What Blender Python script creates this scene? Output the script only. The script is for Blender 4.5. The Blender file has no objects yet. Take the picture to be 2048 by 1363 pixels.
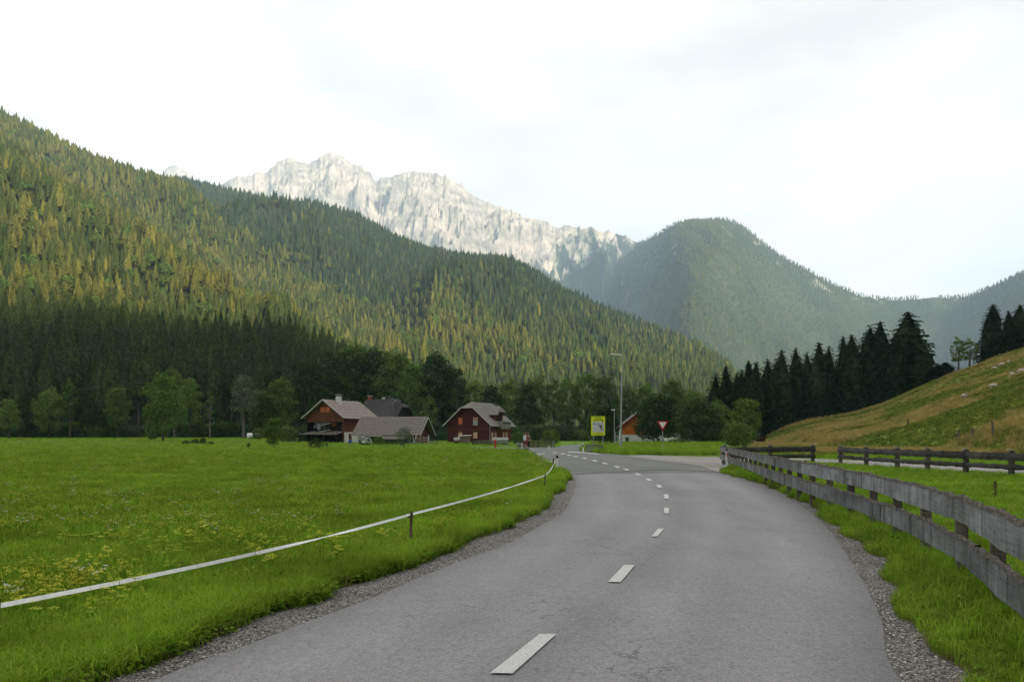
import bpy, bmesh, math, random
import numpy as np
from mathutils import Vector, Matrix, Quaternion
random.seed(7); RNG = np.random.default_rng(11)
SC = bpy.context.scene; COL = SC.collection

# ------------------------------------------------------------------ camera, world, sun, exposure
F = 1593.0; EYE = 1.6; HV = 868.0           # focal length and horizon row of a 2048 px wide frame
cd = bpy.data.cameras.new('camera'); cam = bpy.data.objects.new('camera', cd); COL.objects.link(cam)
cd.sensor_width = 36.0; cd.lens = 36.0*F/2048; cd.shift_y = (HV-681.5)/2048
cd.clip_start = 0.1; cd.clip_end = 30000
cam.location = (0, 0, EYE); cam.rotation_euler = (math.pi/2, 0, 0)
SC.camera = cam
SUN_AZ = math.radians(143)      # from +y (view direction) clockwise: behind and to the right
SUN_EL = math.radians(25)
SUNV = Vector((math.sin(SUN_AZ)*math.cos(SUN_EL), math.cos(SUN_AZ)*math.cos(SUN_EL), math.sin(SUN_EL)))
sl = bpy.data.lights.new('sun', 'SUN'); so = bpy.data.objects.new('sun', sl); COL.objects.link(so)
sl.energy = 5.0; sl.color = (1.0, 0.87, 0.61); sl.angle = math.radians(7.0)
so.rotation_euler = SUNV.to_track_quat('Z', 'Y').to_euler(); so.location = (0, 0, 50)
W = bpy.data.worlds.new('World'); SC.world = W; W.use_nodes = True
def world():
    nt = W.node_tree; nt.nodes.clear(); N = nt.nodes.new; L = nt.links.new
    out = N('ShaderNodeOutputWorld'); bg = N('ShaderNodeBackground'); bg.inputs[1].default_value = 0.10
    sky = N('ShaderNodeTexSky'); sky.sky_type = 'NISHITA'; sky.sun_disc = False
    sky.sun_elevation = SUN_EL; sky.sun_rotation = SUN_AZ; sky.air_density = 1.0; sky.dust_density = 1.5
    tc = N('ShaderNodeTexCoord'); mp = N('ShaderNodeMapping'); mp.inputs['Scale'].default_value = (1.6, 1.6, 4.5)
    mp.inputs['Rotation'].default_value = (0.15, 0.25, 0.3)
    n1 = N('ShaderNodeTexNoise'); n1.inputs['Scale'].default_value = 1.7; n1.inputs['Detail'].default_value = 9; n1.inputs['Roughness'].default_value = .56
    n1.inputs['Distortion'].default_value = .4
    L(tc.outputs['Generated'], mp.inputs[0]); L(mp.outputs[0], n1.inputs[0])
    # cloud veil: almost closed, thinner in places
    r1 = N('ShaderNodeValToRGB'); r1.color_ramp.elements[0].position = .30; r1.color_ramp.elements[0].color = (.66,)*3+(1,)
    r1.color_ramp.elements[1].position = .50; r1.color_ramp.elements[1].color = (.97,)*3+(1,)
    L(n1.outputs[0], r1.inputs[0])
    mp2 = N('ShaderNodeMapping'); mp2.inputs['Scale'].default_value = (1.2, 1.2, 3.0); mp2.inputs['Location'].default_value = (1.3, 5.2, .9)
    n2 = N('ShaderNodeTexNoise'); n2.inputs['Scale'].default_value = 1.3; n2.inputs['Detail'].default_value = 8
    L(tc.outputs['Generated'], mp2.inputs[0]); L(mp2.outputs[0], n2.inputs[0])
    r2 = N('ShaderNodeValToRGB'); r2.color_ramp.elements[0].position = .40; r2.color_ramp.elements[0].color = (4.5, 4.2, 3.95, 1)
    r2.color_ramp.elements[1].position = .60; r2.color_ramp.elements[1].color = (7.0, 6.4, 5.85, 1)
    L(n2.outputs[0], r2.inputs[0])
    mx = N('ShaderNodeMix'); mx.data_type = 'RGBA'
    L(r1.outputs[0], mx.inputs[0]); L(sky.outputs[0], mx.inputs[6]); L(r2.outputs[0], mx.inputs[7])
    L(mx.outputs[2], bg.inputs[0]); L(bg.outputs[0], out.inputs[0])
world()
vs = SC.view_settings; SC.display_settings.display_device = 'sRGB'
vs.view_transform = 'Standard'; vs.look = 'None'; vs.exposure = 1.2; vs.gamma = 1.0; vs.use_curve_mapping = False
cy = SC.cycles
cy.max_bounces = 6; cy.diffuse_bounces = 3; cy.glossy_bounces = 2; cy.transmission_bounces = 4; cy.volume_bounces = 1
cy.transparent_max_bounces = 8; cy.use_denoising = True; cy.caustics_reflective = False; cy.caustics_refractive = False
cy.sample_clamp_indirect = 5

# ------------------------------------------------------------------ helpers
def P(u, D, z=0.0): return Vector(((u-1024)/F*D, D, z))
def G(u, v, z=0.0):
    D = (EYE-z)*F/(v-HV); return ((u-1024)/F*D, D)
def zat(v, D): return EYE-(v-HV)*D/F
def tag(o, label=None, cat=None, group=None, kind=None):
    if label: o['label'] = label
    if cat: o['category'] = cat
    if group: o['group'] = group
    if kind: o['kind'] = kind
    return o
def link(o, parent=None):
    COL.objects.link(o)
    if parent is not None: o.parent = parent
    return o
def empty(name, loc, rz=0.0, label=None, cat=None, group=None):
    o = bpy.data.objects.new(name, None); o.empty_display_size = .3; COL.objects.link(o)
    o.location = loc; o.rotation_euler = (0, 0, rz); return tag(o, label, cat, group)
class MB:
    def __init__(s): s.v = []; s.f = []
    def add(s, vs_, fs):
        b = len(s.v); s.v.extend([tuple(p) for p in vs_]); s.f.extend([tuple(i+b for i in f) for f in fs]); return s
    def box(s, c, d, rz=0.0, rot=None):
        x, y, z = d[0]/2, d[1]/2, d[2]/2
        M = rot if rot is not None else Matrix.Rotation(rz, 3, 'Z')
        pts = [M @ Vector((sx*x, sy*y, sz*z))+Vector(c) for sz in (-1, 1) for sy in (-1, 1) for sx in (-1, 1)]
        return s.add(pts, [(0, 2, 3, 1), (4, 5, 7, 6), (0, 1, 5, 4), (2, 6, 7, 3), (0, 4, 6, 2), (1, 3, 7, 5)])
    def bx(s, x0, x1, y0, y1, z0, z1): return s.box(((x0+x1)/2, (y0+y1)/2, (z0+z1)/2), (x1-x0, y1-y0, z1-z0))
    def tube(s, pts, r, n=8, cap=True):
        pts = [Vector(p) for p in pts]; rs = r if isinstance(r, (list, tuple)) else [r]*len(pts)
        b = len(s.v); up = Vector((0, 0, 1)); prev = None
        for i, p in enumerate(pts):
            d = (pts[min(i+1, len(pts)-1)]-pts[max(i-1, 0)]).normalized()
            a = d.cross(up if abs(d.z) < .95 else Vector((1, 0, 0))).normalized()
            if prev is not None:
                a = (prev-d*prev.dot(d)).normalized() if (prev-d*prev.dot(d)).length > 1e-4 else a
            prev = a; c = d.cross(a)
            for k in range(n):
                t = 2*math.pi*k/n; s.v.append(tuple(p+(a*math.cos(t)+c*math.sin(t))*rs[i]))
        for i in range(len(pts)-1):
            for k in range(n):
                k2 = (k+1) % n; s.f.append((b+i*n+k, b+i*n+k2, b+(i+1)*n+k2, b+(i+1)*n+k))
        if cap:
            s.f.append(tuple(b+k for k in range(n))[::-1]); s.f.append(tuple(b+(len(pts)-1)*n+k for k in range(n)))
        return s
    def bar(s, a, b_, w, h):
        a = Vector(a); b_ = Vector(b_); d = b_-a; L = d.length
        q = d.to_track_quat('X', 'Z').to_matrix(); return s.box((a+b_)/2, (L, w, h), rot=q)
    def slab(s, pts, t):
        pts = [Vector(p) for p in pts]; n = (pts[1]-pts[0]).cross(pts[2]-pts[0]).normalized(); k = len(pts)
        lo = [p-n*t for p in pts]
        return s.add(pts+lo, [tuple(range(k)), tuple(range(2*k-1, k-1, -1))]+[(i, i+k, (i+1) % k+k, (i+1) % k) for i in range(k)])
    def mesh(s, name, mat=None, smooth=False):
        me = bpy.data.meshes.new(name); me.from_pydata(s.v, [], s.f)
        if mat: me.materials.append(mat)
        if smooth: me.polygons.foreach_set('use_smooth', [True]*len(me.polygons))
        me.update(); return me
    def build(s, name, mat, parent=None, smooth=False):
        return link(bpy.data.objects.new(name, s.mesh(name, mat, smooth)), parent)
def npmesh(name, V, Fa, mat=None, smooth=False):
    V = np.asarray(V, np.float32); Fa = np.asarray(Fa, np.int32); k = Fa.shape[1]
    me = bpy.data.meshes.new(name); me.vertices.add(len(V)); me.vertices.foreach_set('co', V.ravel())
    me.loops.add(Fa.size); me.loops.foreach_set('vertex_index', Fa.ravel())
    me.polygons.add(len(Fa)); me.polygons.foreach_set('loop_start', np.arange(0, Fa.size, k, dtype=np.int32))
    me.polygons.foreach_set('loop_total', np.full(len(Fa), k, np.int32))
    if smooth: me.polygons.foreach_set('use_smooth', np.ones(len(Fa), bool))
    if mat: me.materials.append(mat)
    me.update(calc_edges=True); me.validate(); return me
def npobj(name, V, Fa, mat=None, parent=None, smooth=False): return link(bpy.data.objects.new(name, npmesh(name, V, Fa, mat, smooth)), parent)
def gridfaces(nr, nc):
    i = np.arange(nr-1)[:, None]*nc+np.arange(nc-1)[None, :]
    return np.stack([i, i+1, i+nc+1, i+nc], -1).reshape(-1, 4)
# value noise
_tab = np.random.default_rng(3).random(65536)
def vnoise(x, y, seed=0):
    xi = np.floor(x).astype(np.int64); yi = np.floor(y).astype(np.int64); fx = x-xi; fy = y-yi
    fx = fx*fx*fx*(fx*(fx*6-15)+10); fy = fy*fy*fy*(fy*(fy*6-15)+10)
    def h(a, b): return _tab[((a*73856093) ^ (b*19349663) ^ (seed*83492791)) & 65535]
    return (h(xi, yi)*(1-fx)+h(xi+1, yi)*fx)*(1-fy)+(h(xi, yi+1)*(1-fx)+h(xi+1, yi+1)*fx)*fy
def fbm(x, y, o=5, seed=0, g=.5):
    s = 0; a = 1; n = 0
    for k in range(o):
        s = s+a*vnoise(x, y, seed+k); n += a; a *= g; x = x*2.03+17.1; y = y*2.03+9.7
    return s/n
def ridged(x, y, o=6, seed=0, g=.55):
    s = 0; a = 1; n = 0; w = 1.0
    for k in range(o):
        r = 1-np.abs(2*vnoise(x, y, seed+k)-1); r = r*r; s = s+a*r*w; n += a; w = np.clip(r*1.6, 0, 1); a *= g; x = x*2.07+5.3; y = y*2.07+11.9
    return s/n
def sst(a, b, x):
    t = np.clip((x-a)/(b-a), 0, 1); return t*t*(3-2*t)

# ------------------------------------------------------------------ materials
def hexc(r, g, b, k=255.): 
    f = lambda c: ((c/k)/12.92 if c/k <= .04045 else ((c/k+.055)/1.055)**2.4); return (f(r), f(g), f(b), 1)
class NT:
    def __init__(s, name):
        s.m = bpy.data.materials.new(name); s.m.use_nodes = True; s.t = s.m.node_tree; s.t.nodes.clear()
        s.out = s.n('ShaderNodeOutputMaterial')
    def n(s, t, **k):
        nd = s.t.nodes.new(t)
        for a, b in k.items():
            if hasattr(nd, a): setattr(nd, a, b)
            else: nd.inputs[a.replace('_', ' ')].default_value = b
        return nd
    def l(s, a, b): s.t.links.new(a, b)
    def co(s, scale=(1, 1, 1), kind='Object', rot=(0, 0, 0)):
        tc = s.n('ShaderNodeTexCoord'); mp = s.n('ShaderNodeMapping'); mp.inputs['Scale'].default_value = scale; mp.inputs['Rotation'].default_value = rot
        s.l(tc.outputs[kind], mp.inputs[0]); return mp.outputs[0]
    def geo(s, scale=(1, 1, 1)):
        g = s.n('ShaderNodeNewGeometry'); mp = s.n('ShaderNodeMapping'); mp.inputs['Scale'].default_value = scale
        s.l(g.outputs['Position'], mp.inputs[0]); return mp.outputs[0]
    def noise(s, vec, scale, detail=5, rough=.55, dist=0.0):
        nd = s.n('ShaderNodeTexNoise'); nd.inputs['Scale'].default_value = scale; nd.inputs['Detail'].default_value = detail
        nd.inputs['Roughness'].default_value = rough; nd.inputs['Distortion'].default_value = dist; s.l(vec, nd.inputs['Vector']); return nd.outputs[0]
    def ramp(s, fac, stops):
        r = s.n('ShaderNodeValToRGB'); cr = r.color_ramp
        while len(cr.elements) < len(stops): cr.elements.new(.5)
        for e, (p, c) in zip(cr.elements, stops):
            e.position = p; e.color = c if len(c) == 4 else tuple(c)+(1,)
        s.l(fac, r.inputs[0]); return r.outputs[0]
    def mix(s, fac, a, b, bt='MIX'):
        m = s.n('ShaderNodeMix'); m.data_type = 'RGBA'; m.blend_type = bt
        for sock, val in ((m.inputs[0], fac), (m.inputs[6], a), (m.inputs[7], b)):
            if isinstance(val, (int, float)): sock.default_value = val
            elif isinstance(val, tuple): sock.default_value = val if len(val) == 4 else val+(1,)
            else: s.l(val, sock)
        return m.outputs[2]
    def math(s, op, a, b=0.0, c=None):
        m = s.n('ShaderNodeMath'); m.operation = op
        for sock, val in zip(m.inputs, (a, b, c)):
            if val is None: continue
            if isinstance(val, (int, float)): sock.default_value = val
            else: s.l(val, sock)
        return m.outputs[0]
    def bump(s, h, strength=.5, dist=.02, normal=None):
        b = s.n('ShaderNodeBump'); b.inputs['Strength'].default_value = strength; b.inputs['Distance'].default_value = dist; s.l(h, b.inputs['Height'])
        if normal is not None: s.l(normal, b.inputs['Normal'])
        return b.outputs[0]
    def bsdf(s, col, rough=.8, normal=None, metal=0.0, spec=.3):
        b = s.n('ShaderNodeBsdfPrincipled'); b.inputs['Roughness'].default_value = rough; b.inputs['Metallic'].default_value = metal
        b.inputs['Specular IOR Level'].default_value = spec
        if isinstance(col, tuple): b.inputs['Base Color'].default_value = col if len(col) == 4 else col+(1,)
        else: s.l(col, b.inputs['Base Color'])
        if normal is not None: s.l(normal, b.inputs['Normal'])
        s.l(b.outputs[0], s.out.inputs[0]); return s.m
    def leaf(s, col, trans=.25, rough=None):
        d = s.n('ShaderNodeBsdfDiffuse'); t = s.n('ShaderNodeBsdfTranslucent'); m = s.n('ShaderNodeMixShader'); m.inputs[0].default_value = trans
        s.l(col, d.inputs[0]); s.l(col, t.inputs[0]); s.l(d.outputs[0], m.inputs[1]); s.l(t.outputs[0], m.inputs[2]); s.l(m.outputs[0], s.out.inputs[0]); return s.m
    def rnd(s): return s.n('ShaderNodeObjectInfo').outputs['Random']
def plain(name, col, rough=.7, metal=0.0, var=.12, sc=3.0, bump=0.0):
    m = NT(name); v = m.co(); n = m.noise(v, sc, 6)
    c = m.ramp(n, [(.3, tuple(x*(1-var) for x in col[:3])), (.7, tuple(min(1, x*(1+var)) for x in col[:3]))])
    nn = m.bump(m.noise(v, sc*12, 4), .5, bump) if bump else None
    return m.bsdf(c, rough, nn, metal)
def foliage(name, a, b, c, trans=.22, patch=.02, leafsc=1.2):
    """per-tree random colour between a, b, c plus patches over the slope and clump noise painting in leaf shadows and highlights"""
    m = NT(name); r = m.rnd(); g = m.geo((1, 1, 1))
    base = m.ramp(r, [(.0, a), (.5, b), (1.0, c)])
    n = m.noise(g, patch, 3); base = m.mix(m.ramp(n, [(.38, (0, 0, 0)), (.62, (1, 1, 1))]), base, m.mix(.5, base, c))
    k = m.noise(m.co(), leafsc, 4, .7); base = m.mix(1.0, base, m.ramp(k, [(.32, (.38,)*3), (.5, (.95,)*3), (.68, (1.75,)*3)]), 'MULTIPLY')  # clump noise paints foliage shadows and highlights into the leaf colour
    return m.leaf(base, trans)
M = {}
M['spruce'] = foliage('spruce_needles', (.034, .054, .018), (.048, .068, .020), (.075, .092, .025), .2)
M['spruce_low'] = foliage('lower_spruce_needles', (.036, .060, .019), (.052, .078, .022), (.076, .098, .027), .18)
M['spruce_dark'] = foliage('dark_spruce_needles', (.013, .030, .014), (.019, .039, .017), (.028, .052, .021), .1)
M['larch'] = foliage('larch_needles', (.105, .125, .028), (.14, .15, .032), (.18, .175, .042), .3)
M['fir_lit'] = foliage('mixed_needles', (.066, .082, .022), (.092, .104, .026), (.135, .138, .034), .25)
M['leaf_mid'] = foliage('green_leaves', (.062, .12, .030), (.088, .15, .034), (.125, .19, .042), .3)
M['leaf_dark'] = foliage('dark_green_leaves', (.030, .062, .020), (.042, .080, .024), (.062, .104, .030), .22)
M['leaf_belt'] = foliage('fresh_green_leaves', (.085, .165, .036), (.115, .20, .042), (.15, .235, .05), .3)
M['leaf_light'] = foliage('light_green_leaves', (.075, .14, .030), (.10, .17, .034), (.13, .20, .04), .3)
M['leaf_silver'] = foliage('silver_leaves', (.10, .13, .075), (.12, .15, .085), (.14, .17, .10), .25)
M['bark'] = plain('bark', (.075, .060, .048), .95, var=.4, sc=6, bump=.02)
M['bark_pale'] = plain('pale_bark', (.125, .105, .088), .95, var=.4, sc=6, bump=.02)
# ------------------------------------------------------------------ terrain
def interp(u, pts):
    xs = [p[0] for p in pts]; ys = [p[1] for p in pts]; return np.interp(u, xs, ys)
CREST_R = [(1480, 880), (1540, 864), (1580, 851), (1620, 840), (1700, 827), (1760, 808), (1800, 791), (1850, 769), (1900, 749), (1950, 733), (2000, 711), (2048, 695), (2300, 600), (2700, 520)]
TOE_R = [(1480, 150), (1540, 135), (1640, 100), (1760, 84), (1900, 70), (2048, 60), (2300, 50), (2700, 40)]
def terr(x, y):
    x = np.asarray(x, float); y = np.asarray(y, float)
    yy = np.maximum(y, 25.0); u = 1024+F*x/yy
    rise = .85*sst(118, 200, y)*sst(-.20, -.30, x/yy)*sst(-400, -250, x)
    yc = interp(u, CREST_R); zc = EYE+(HV-yc)/F*165.; zc = np.where(u < 1480, 0, np.maximum(zc, 0))*sst(1480, 1560, u)
    toe = interp(u, TOE_R); s = np.clip((y-toe)/(165-toe), 0, 1)
    prof = s**.82*(1-.10*np.sin(s*math.pi)); prof = np.where(y > 165, 1-.55*sst(165, 330, y), prof)
    hill = zc*prof*sst(0, 30, y)
    hill = hill+np.where(hill > .4, (fbm(x*.09, y*.09, 3, 5)-.5)*1.1*np.clip(hill, 0, 1)*sst(165, 150, y), 0)
    side = 6.0*sst(250, 600, -y+40)*0
    return rise+hill+side
def T(x, y): return float(terr(x, y))
def axis(lo, hi, step, far):
    core = np.arange(lo, hi+.01, step); g = step*1.35; a = [hi]; 
    while a[-1] < far: a.append(a[-1]+g); g *= 1.28
    g = step*1.35; b = [lo]
    while b[-1] > -far: b.append(b[-1]-g); g *= 1.28
    return np.concatenate([np.array(b[1:])[::-1], core, np.array(a[1:])])
ax = axis(-190, 190, 2.2, 8300); ay = axis(-10, 260, 2.2, 8300)
X, Y = np.meshgrid(ax, ay); Z = terr(X, Y)
def ground_mat():
    m = NT('meadow_soil'); g = m.geo(); n1 = m.noise(g, .25, 6, .6); n2 = m.noise(g, 3.0, 6, .65); n3 = m.noise(m.geo((.012, .05, .05)), 1.0, 4)
    c = m.ramp(n1, [(.3, (.095, .185, .016)), (.5, (.135, .23, .020)), (.72, (.185, .28, .030))])
    c = m.mix(1.0, c, m.ramp(n2, [(.3, (.6,)*3), (.7, (1.35,)*3)]), 'MULTIPLY')
    c = m.mix(m.ramp(n3, [(.45, (0,)*3), (.65, (.6,)*3)]), c, (.15, .23, .026))
    # dry pasture grass on the hill
    sx = m.n('ShaderNodeSeparateXYZ'); m.l(g, sx.inputs[0])
    onh = m.math('MULTIPLY', m.ramp(m.math('MULTIPLY', sx.outputs[2], .8), [(.3, (0,)*3), (1.0, (1,)*3)]), m.math('GREATER_THAN', sx.outputs[0], 20.0))
    h1 = m.noise(m.geo((.03, .05, .10)), 1.0, 6, .62, .3)
    hc = m.ramp(h1, [(.36, (.13, .19, .034)), (.50, (.20, .245, .042)), (.60, (.30, .28, .06)), (.72, (.38, .30, .10))])
    hc = m.mix(1.0, hc, m.ramp(m.noise(g, 1.2, 5, .7), [(.3, (.65,)*3), (.65, (1.2,)*3)]), 'MULTIPLY')
    c = m.mix(onh, c, hc)
    return m.bsdf(c, .95, m.bump(n2, .8, .15), spec=.1)
tag(npobj('ground', np.stack([X, Y, Z], -1).reshape(-1, 3), gridfaces(len(ay), len(ax)), ground_mat(), smooth=True), 'flat green meadow rising to a dry pasture hill on the right', kind='structure')

# forested slopes on the left: three ridges, described by azimuth and distance
TREE = 17.5
RS = (1.4, 1.3, 1.08)
R1 = [(-900, -150, 700), (-300, 90, 640), (0, 262, 600), (130, 345, 590), (273, 433, 575), (395, 525, 560), (470, 573, 550), (560, 612, 535), (660, 662, 520), (740, 705, 500), (820, 752, 470), (900, 800, 440), (980, 850, 400), (1060, 885, 380), (2000, 900, 380)]
R2 = [(-900, -100, 1150), (-300, 90, 1080), (-100, 172, 1040), (0, 216, 1000), (90, 262, 985), (200, 318, 965), (340, 352, 940), (400, 386, 930), (430, 420, 915), (470, 478, 900), (560, 520, 880), (640, 562, 860), (760, 622, 830), (900, 688, 790), (1020, 742, 750), (1080, 790, 700), (1200, 860, 640), (1300, 885, 600), (2000, 900, 600)]
R3 = [(-900, 380, 1900), (250, 380, 1850), (350, 352, 1800), (440, 373, 1720), (500, 386, 1690), (540, 395, 1670), (620, 400, 1630), (720, 430, 1570), (820, 485, 1500), (900, 505, 1460), (1010, 513, 1400), (1050, 530, 1370), (1100, 565, 1330), (1200, 610, 1260), (1300, 650, 1180), (1400, 690, 1090), (1460, 728, 1030), (1500, 770, 980), (1560, 840, 900), (1640, 880, 900), (2000, 900, 900)]
FOOT = {0: (205, 330), 1: (330, 560), 2: (450, 640)}
def massif(t, D):
    u = 1024+F*t; z = np.full(np.shape(t), -30.0)
    for i, R in enumerate((R1, R2, R3)):
        Dc = interp(u, [(a, c*RS[i]) for a, b, c in R]); yc = interp(u, [(a, b) for a, b, c in R])
        zc = EYE+(HV-yc)/F*Dc-TREE*.9
        Df = interp(u, [(600, FOOT[i][0]), (1100, FOOT[i][1])])
        s = (D-Df)/(Dc-Df); h = np.where(s < 1, (zc+4)*np.sign(s)*np.abs(s)**1.08-4, zc-.42*(D-Dc))
        h = h-((.9/F*Dc) if False else 0)
        bumpy = (ridged(t*D*.0042+i*7, D*.0022, 5, 20+i)-.45)*np.clip(zc, 0, 400)*.34*np.clip(4*s*(1.0-s), 0, 1)
        lim = np.where(s < 1, EYE+(zc+TREE*.4-EYE)*D/Dc-TREE*.4+6*(1-s), 1e5)
        z = np.maximum(z, np.where(zc > 0, np.minimum(h+bumpy, lim), -30))
    return z
tt = np.linspace(-1.25, .40, 300); DD = np.geomspace(190, 3600, 210)
Tg, Dg = np.meshgrid(tt, DD); Zg = massif(Tg, Dg)
fl = NT('forest_floor'); fg = fl.geo()
forest_floor = fl.bsdf(fl.mix(1.0, fl.ramp(fl.noise(fg, .02, 4), [(.4, (.022, .034, .012)), (.6, (.05, .06, .02))]), fl.ramp(fl.noise(fg, .25, 6, .7), [(.3, (.5,)*3), (.7, (1.4,)*3)]), 'MULTIPLY'), .95, fl.bump(fl.noise(fg, .15, 6, .7), 1.0, 3.0), spec=.05)
tag(npobj('forested_hills', np.stack([Tg*Dg, Dg, Zg], -1).reshape(-1, 3), gridfaces(len(DD), len(tt)), forest_floor, smooth=True), 'steep forested slopes rising on the left of the valley', kind='structure')

# the middle mountain with its saddle to the right
RB = [(700, 1000, 5000), (1000, 900, 4900), (1100, 760, 4700), (1180, 600, 4450), (1240, 510, 4250), (1280, 479, 4080), (1310, 465, 3900), (1335, 447, 3700), (1360, 437, 3550), (1385, 433, 3450), (1420, 434, 3420), (1450, 434, 3420), (1480, 444, 3440), (1520, 474, 3450), (1560, 504, 3450), (1620, 535, 3450), (1680, 566, 3450), (1720, 585, 3450), (1780, 592, 3500), (1830, 590, 3500), (1930, 586, 3500), (1965, 574, 3400), (2010, 552, 3250), (2048, 538, 3150), (2200, 480, 3000), (2500, 420, 2900), (3000, 500, 2900)]
def mont(t, D):
    u = 1024+F*t
    Dc = interp(u, [(a, c) for a, b, c in RB]); yc = interp(u, [(a, b) for a, b, c in RB]); zc = EYE+(HV-yc)/F*Dc-13
    zc = zc+(fbm(u*.02, u*0+3, 3, 61)-.5)*14
    Df = Dc-1.45*np.clip(zc, 60, 2000)-300
    # a rib that comes forward below the summit
    rib = np.exp(-((u-(1395-(Dc-D)*.02))/90.)**2)+.8*np.exp(-((u-(2070-(Dc-D)*.04))/130.)**2)
    s = (D-Df)/(Dc-Df); sp = np.clip(s, 0, 1)
    g = sp*(.55+.45*sp)+.20*rib*np.sin(sp*math.pi)
    gull = (ridged(t*D*.0030+D*.0006, D*.0010, 5, 41)-.45)*.24*zc*np.clip(4*sp*(1-sp), 0, 1)
    z = np.where(s < 1, zc*g+gull, zc-.5*(D-Dc)); z = np.where(s < 0, -20, z)
    return z
tb = np.linspace(-.20, 1.1, 420); DB = np.geomspace(1700, 5600, 170)
TB, DBg = np.meshgrid(tb, DB); ZB = mont(TB, DBg)
bm_ = NT('mountain_forest_floor'); bg_ = bm_.geo(); bf = bm_.mix(1.0, bm_.ramp(bm_.noise(bg_, .004, 5, .6), [(.35, (.022, .040, .018)), (.6, (.045, .066, .024))]), bm_.ramp(bm_.noise(bg_, .06, 6, .75), [(.3, (.4,)*3), (.7, (1.5,)*3)]), 'MULTIPLY')
sx = bm_.n('ShaderNodeSeparateXYZ'); bm_.l(bg_, sx.inputs[0])
rk = bm_.math('MULTIPLY', bm_.ramp(bm_.noise(bm_.geo((1, 1, .35)), .012, 5, .6, .4), [(.64, (0,)*3), (.68, (1,)*3)]), bm_.ramp(bm_.math('MULTIPLY', sx.outputs[2], .001), [(.45, (0,)*3), (.75, (1,)*3)]))
mont_floor = bm_.bsdf(bm_.mix(rk, bf, (.36, .34, .31)), .95, bm_.bump(bm_.noise(bg_, .05, 6, .7), 1.0, 9.0), spec=.05)
tag(npobj('forested_mountain', np.stack([TB*DBg, DBg, ZB], -1).reshape(-1, 3), gridfaces(len(DB), len(tb)), mont_floor, smooth=True), 'rounded blue-green forested mountain beyond the valley', kind='structure')

# the limestone range
RC = [(100, 620, 5600), (330, 470, 5500), (400, 400, 5500), (440, 368, 5450), (460, 354, 5430), (500, 347, 5420), (530, 342, 5420), (545, 333, 5400), (556, 321, 5400), (566, 316, 5400), (585, 315, 5400), (600, 320, 5400), (614, 325, 5420), (628, 319, 5420), (640, 312, 5420), (650, 304, 5420), (660, 301, 5420), (670, 306, 5410), (690, 315, 5400), (708, 327, 5380), (725, 334, 5350), (738, 340, 5330), (745, 352, 5350), (752, 360, 5400), (765, 356, 5350), (790, 350, 5300), (812, 344, 5260), (830, 340, 5230), (850, 343, 5220), (870, 345, 5200), (890, 351, 5200), (905, 358, 5180), (925, 368, 5170), (945, 386, 5160), (970, 400, 5150), (990, 410, 5150), (1010, 417, 5140), (1030, 421, 5120), (1050, 434, 5100), (1075, 433, 5080), (1095, 440, 5060), (1105, 452, 5050), (1130, 450, 5030), (1160, 452, 5010), (1200, 457, 4990), (1225, 466, 4980), (1260, 474, 4980), (1320, 500, 4960), (1500, 560, 4900), (1700, 700, 4900)]
def rock(t, D):
    u = 1024+F*t
    Dc = interp(u, [(a, c) for a, b, c in RC]); yc = interp(u, [(a, b) for a, b, c in RC])
    zc = EYE+(HV-yc)/F*Dc+(ridged(u*.06, u*0+1, 4, 71)-.45)*34
    Df = 2700.+0*Dc; s = (D-Df)/(Dc-Df); sp = np.clip(s, 0, 1)
    base = np.where(s < 1, zc*(.72*sp+.28*sp**2.4), zc-.9*(D-Dc))
    x = t*D; wx = (fbm(x*.0015, D*.0015, 4, 95)-.5)*420; wy = (fbm(x*.0015+9, D*.0015, 4, 97)-.5)*420
    env = np.clip(sp, 0, 1)**.7*np.clip((1-sp)*7, 0, 1); env2 = env*np.clip((zc-300)/1200, .18, 1)
    r1 = (ridged((x+wx)*.0013, (D+wy)*.0009, 3, 81)-.45)*900
    xr, dr = x*.82+D*.57, D*.82-x*.57; r2 = (ridged((xr+wx*.6)*.0038, (dr+wy*.6)*.0040, 6, 84, .60)-.42)*400+(ridged((x*.9-D*.44+wy*.4)*.0055, (D*.9+x*.44)*.0030, 5, 86, .6)-.42)*150
    r3 = (ridged((x+wy*.3)*.013, (D+wx*.3)*.0125, 5, 88, .58)-.42)*85
    zz = base+(r1*np.clip((1-sp)*2.5, 0, 1)+r2+r3)*env2; lim = EYE+(zc-EYE)*D/Dc-3-60*np.clip(1-sp, 0, 1)
    return np.where(s < 1, lim-np.logaddexp(0, (lim-zz)/25.)*25. if False else np.minimum(zz, lim+r3*.15*env), zz)
tc_ = np.linspace(-.60, .32, 1000); Dc_ = np.concatenate([np.linspace(3150, 4200, 90), np.linspace(4210, 5800, 330)])
TC, DC = np.meshgrid(tc_, Dc_); ZC = rock(TC, DC)
rm = NT('limestone'); rg = rm.geo(); 
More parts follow.
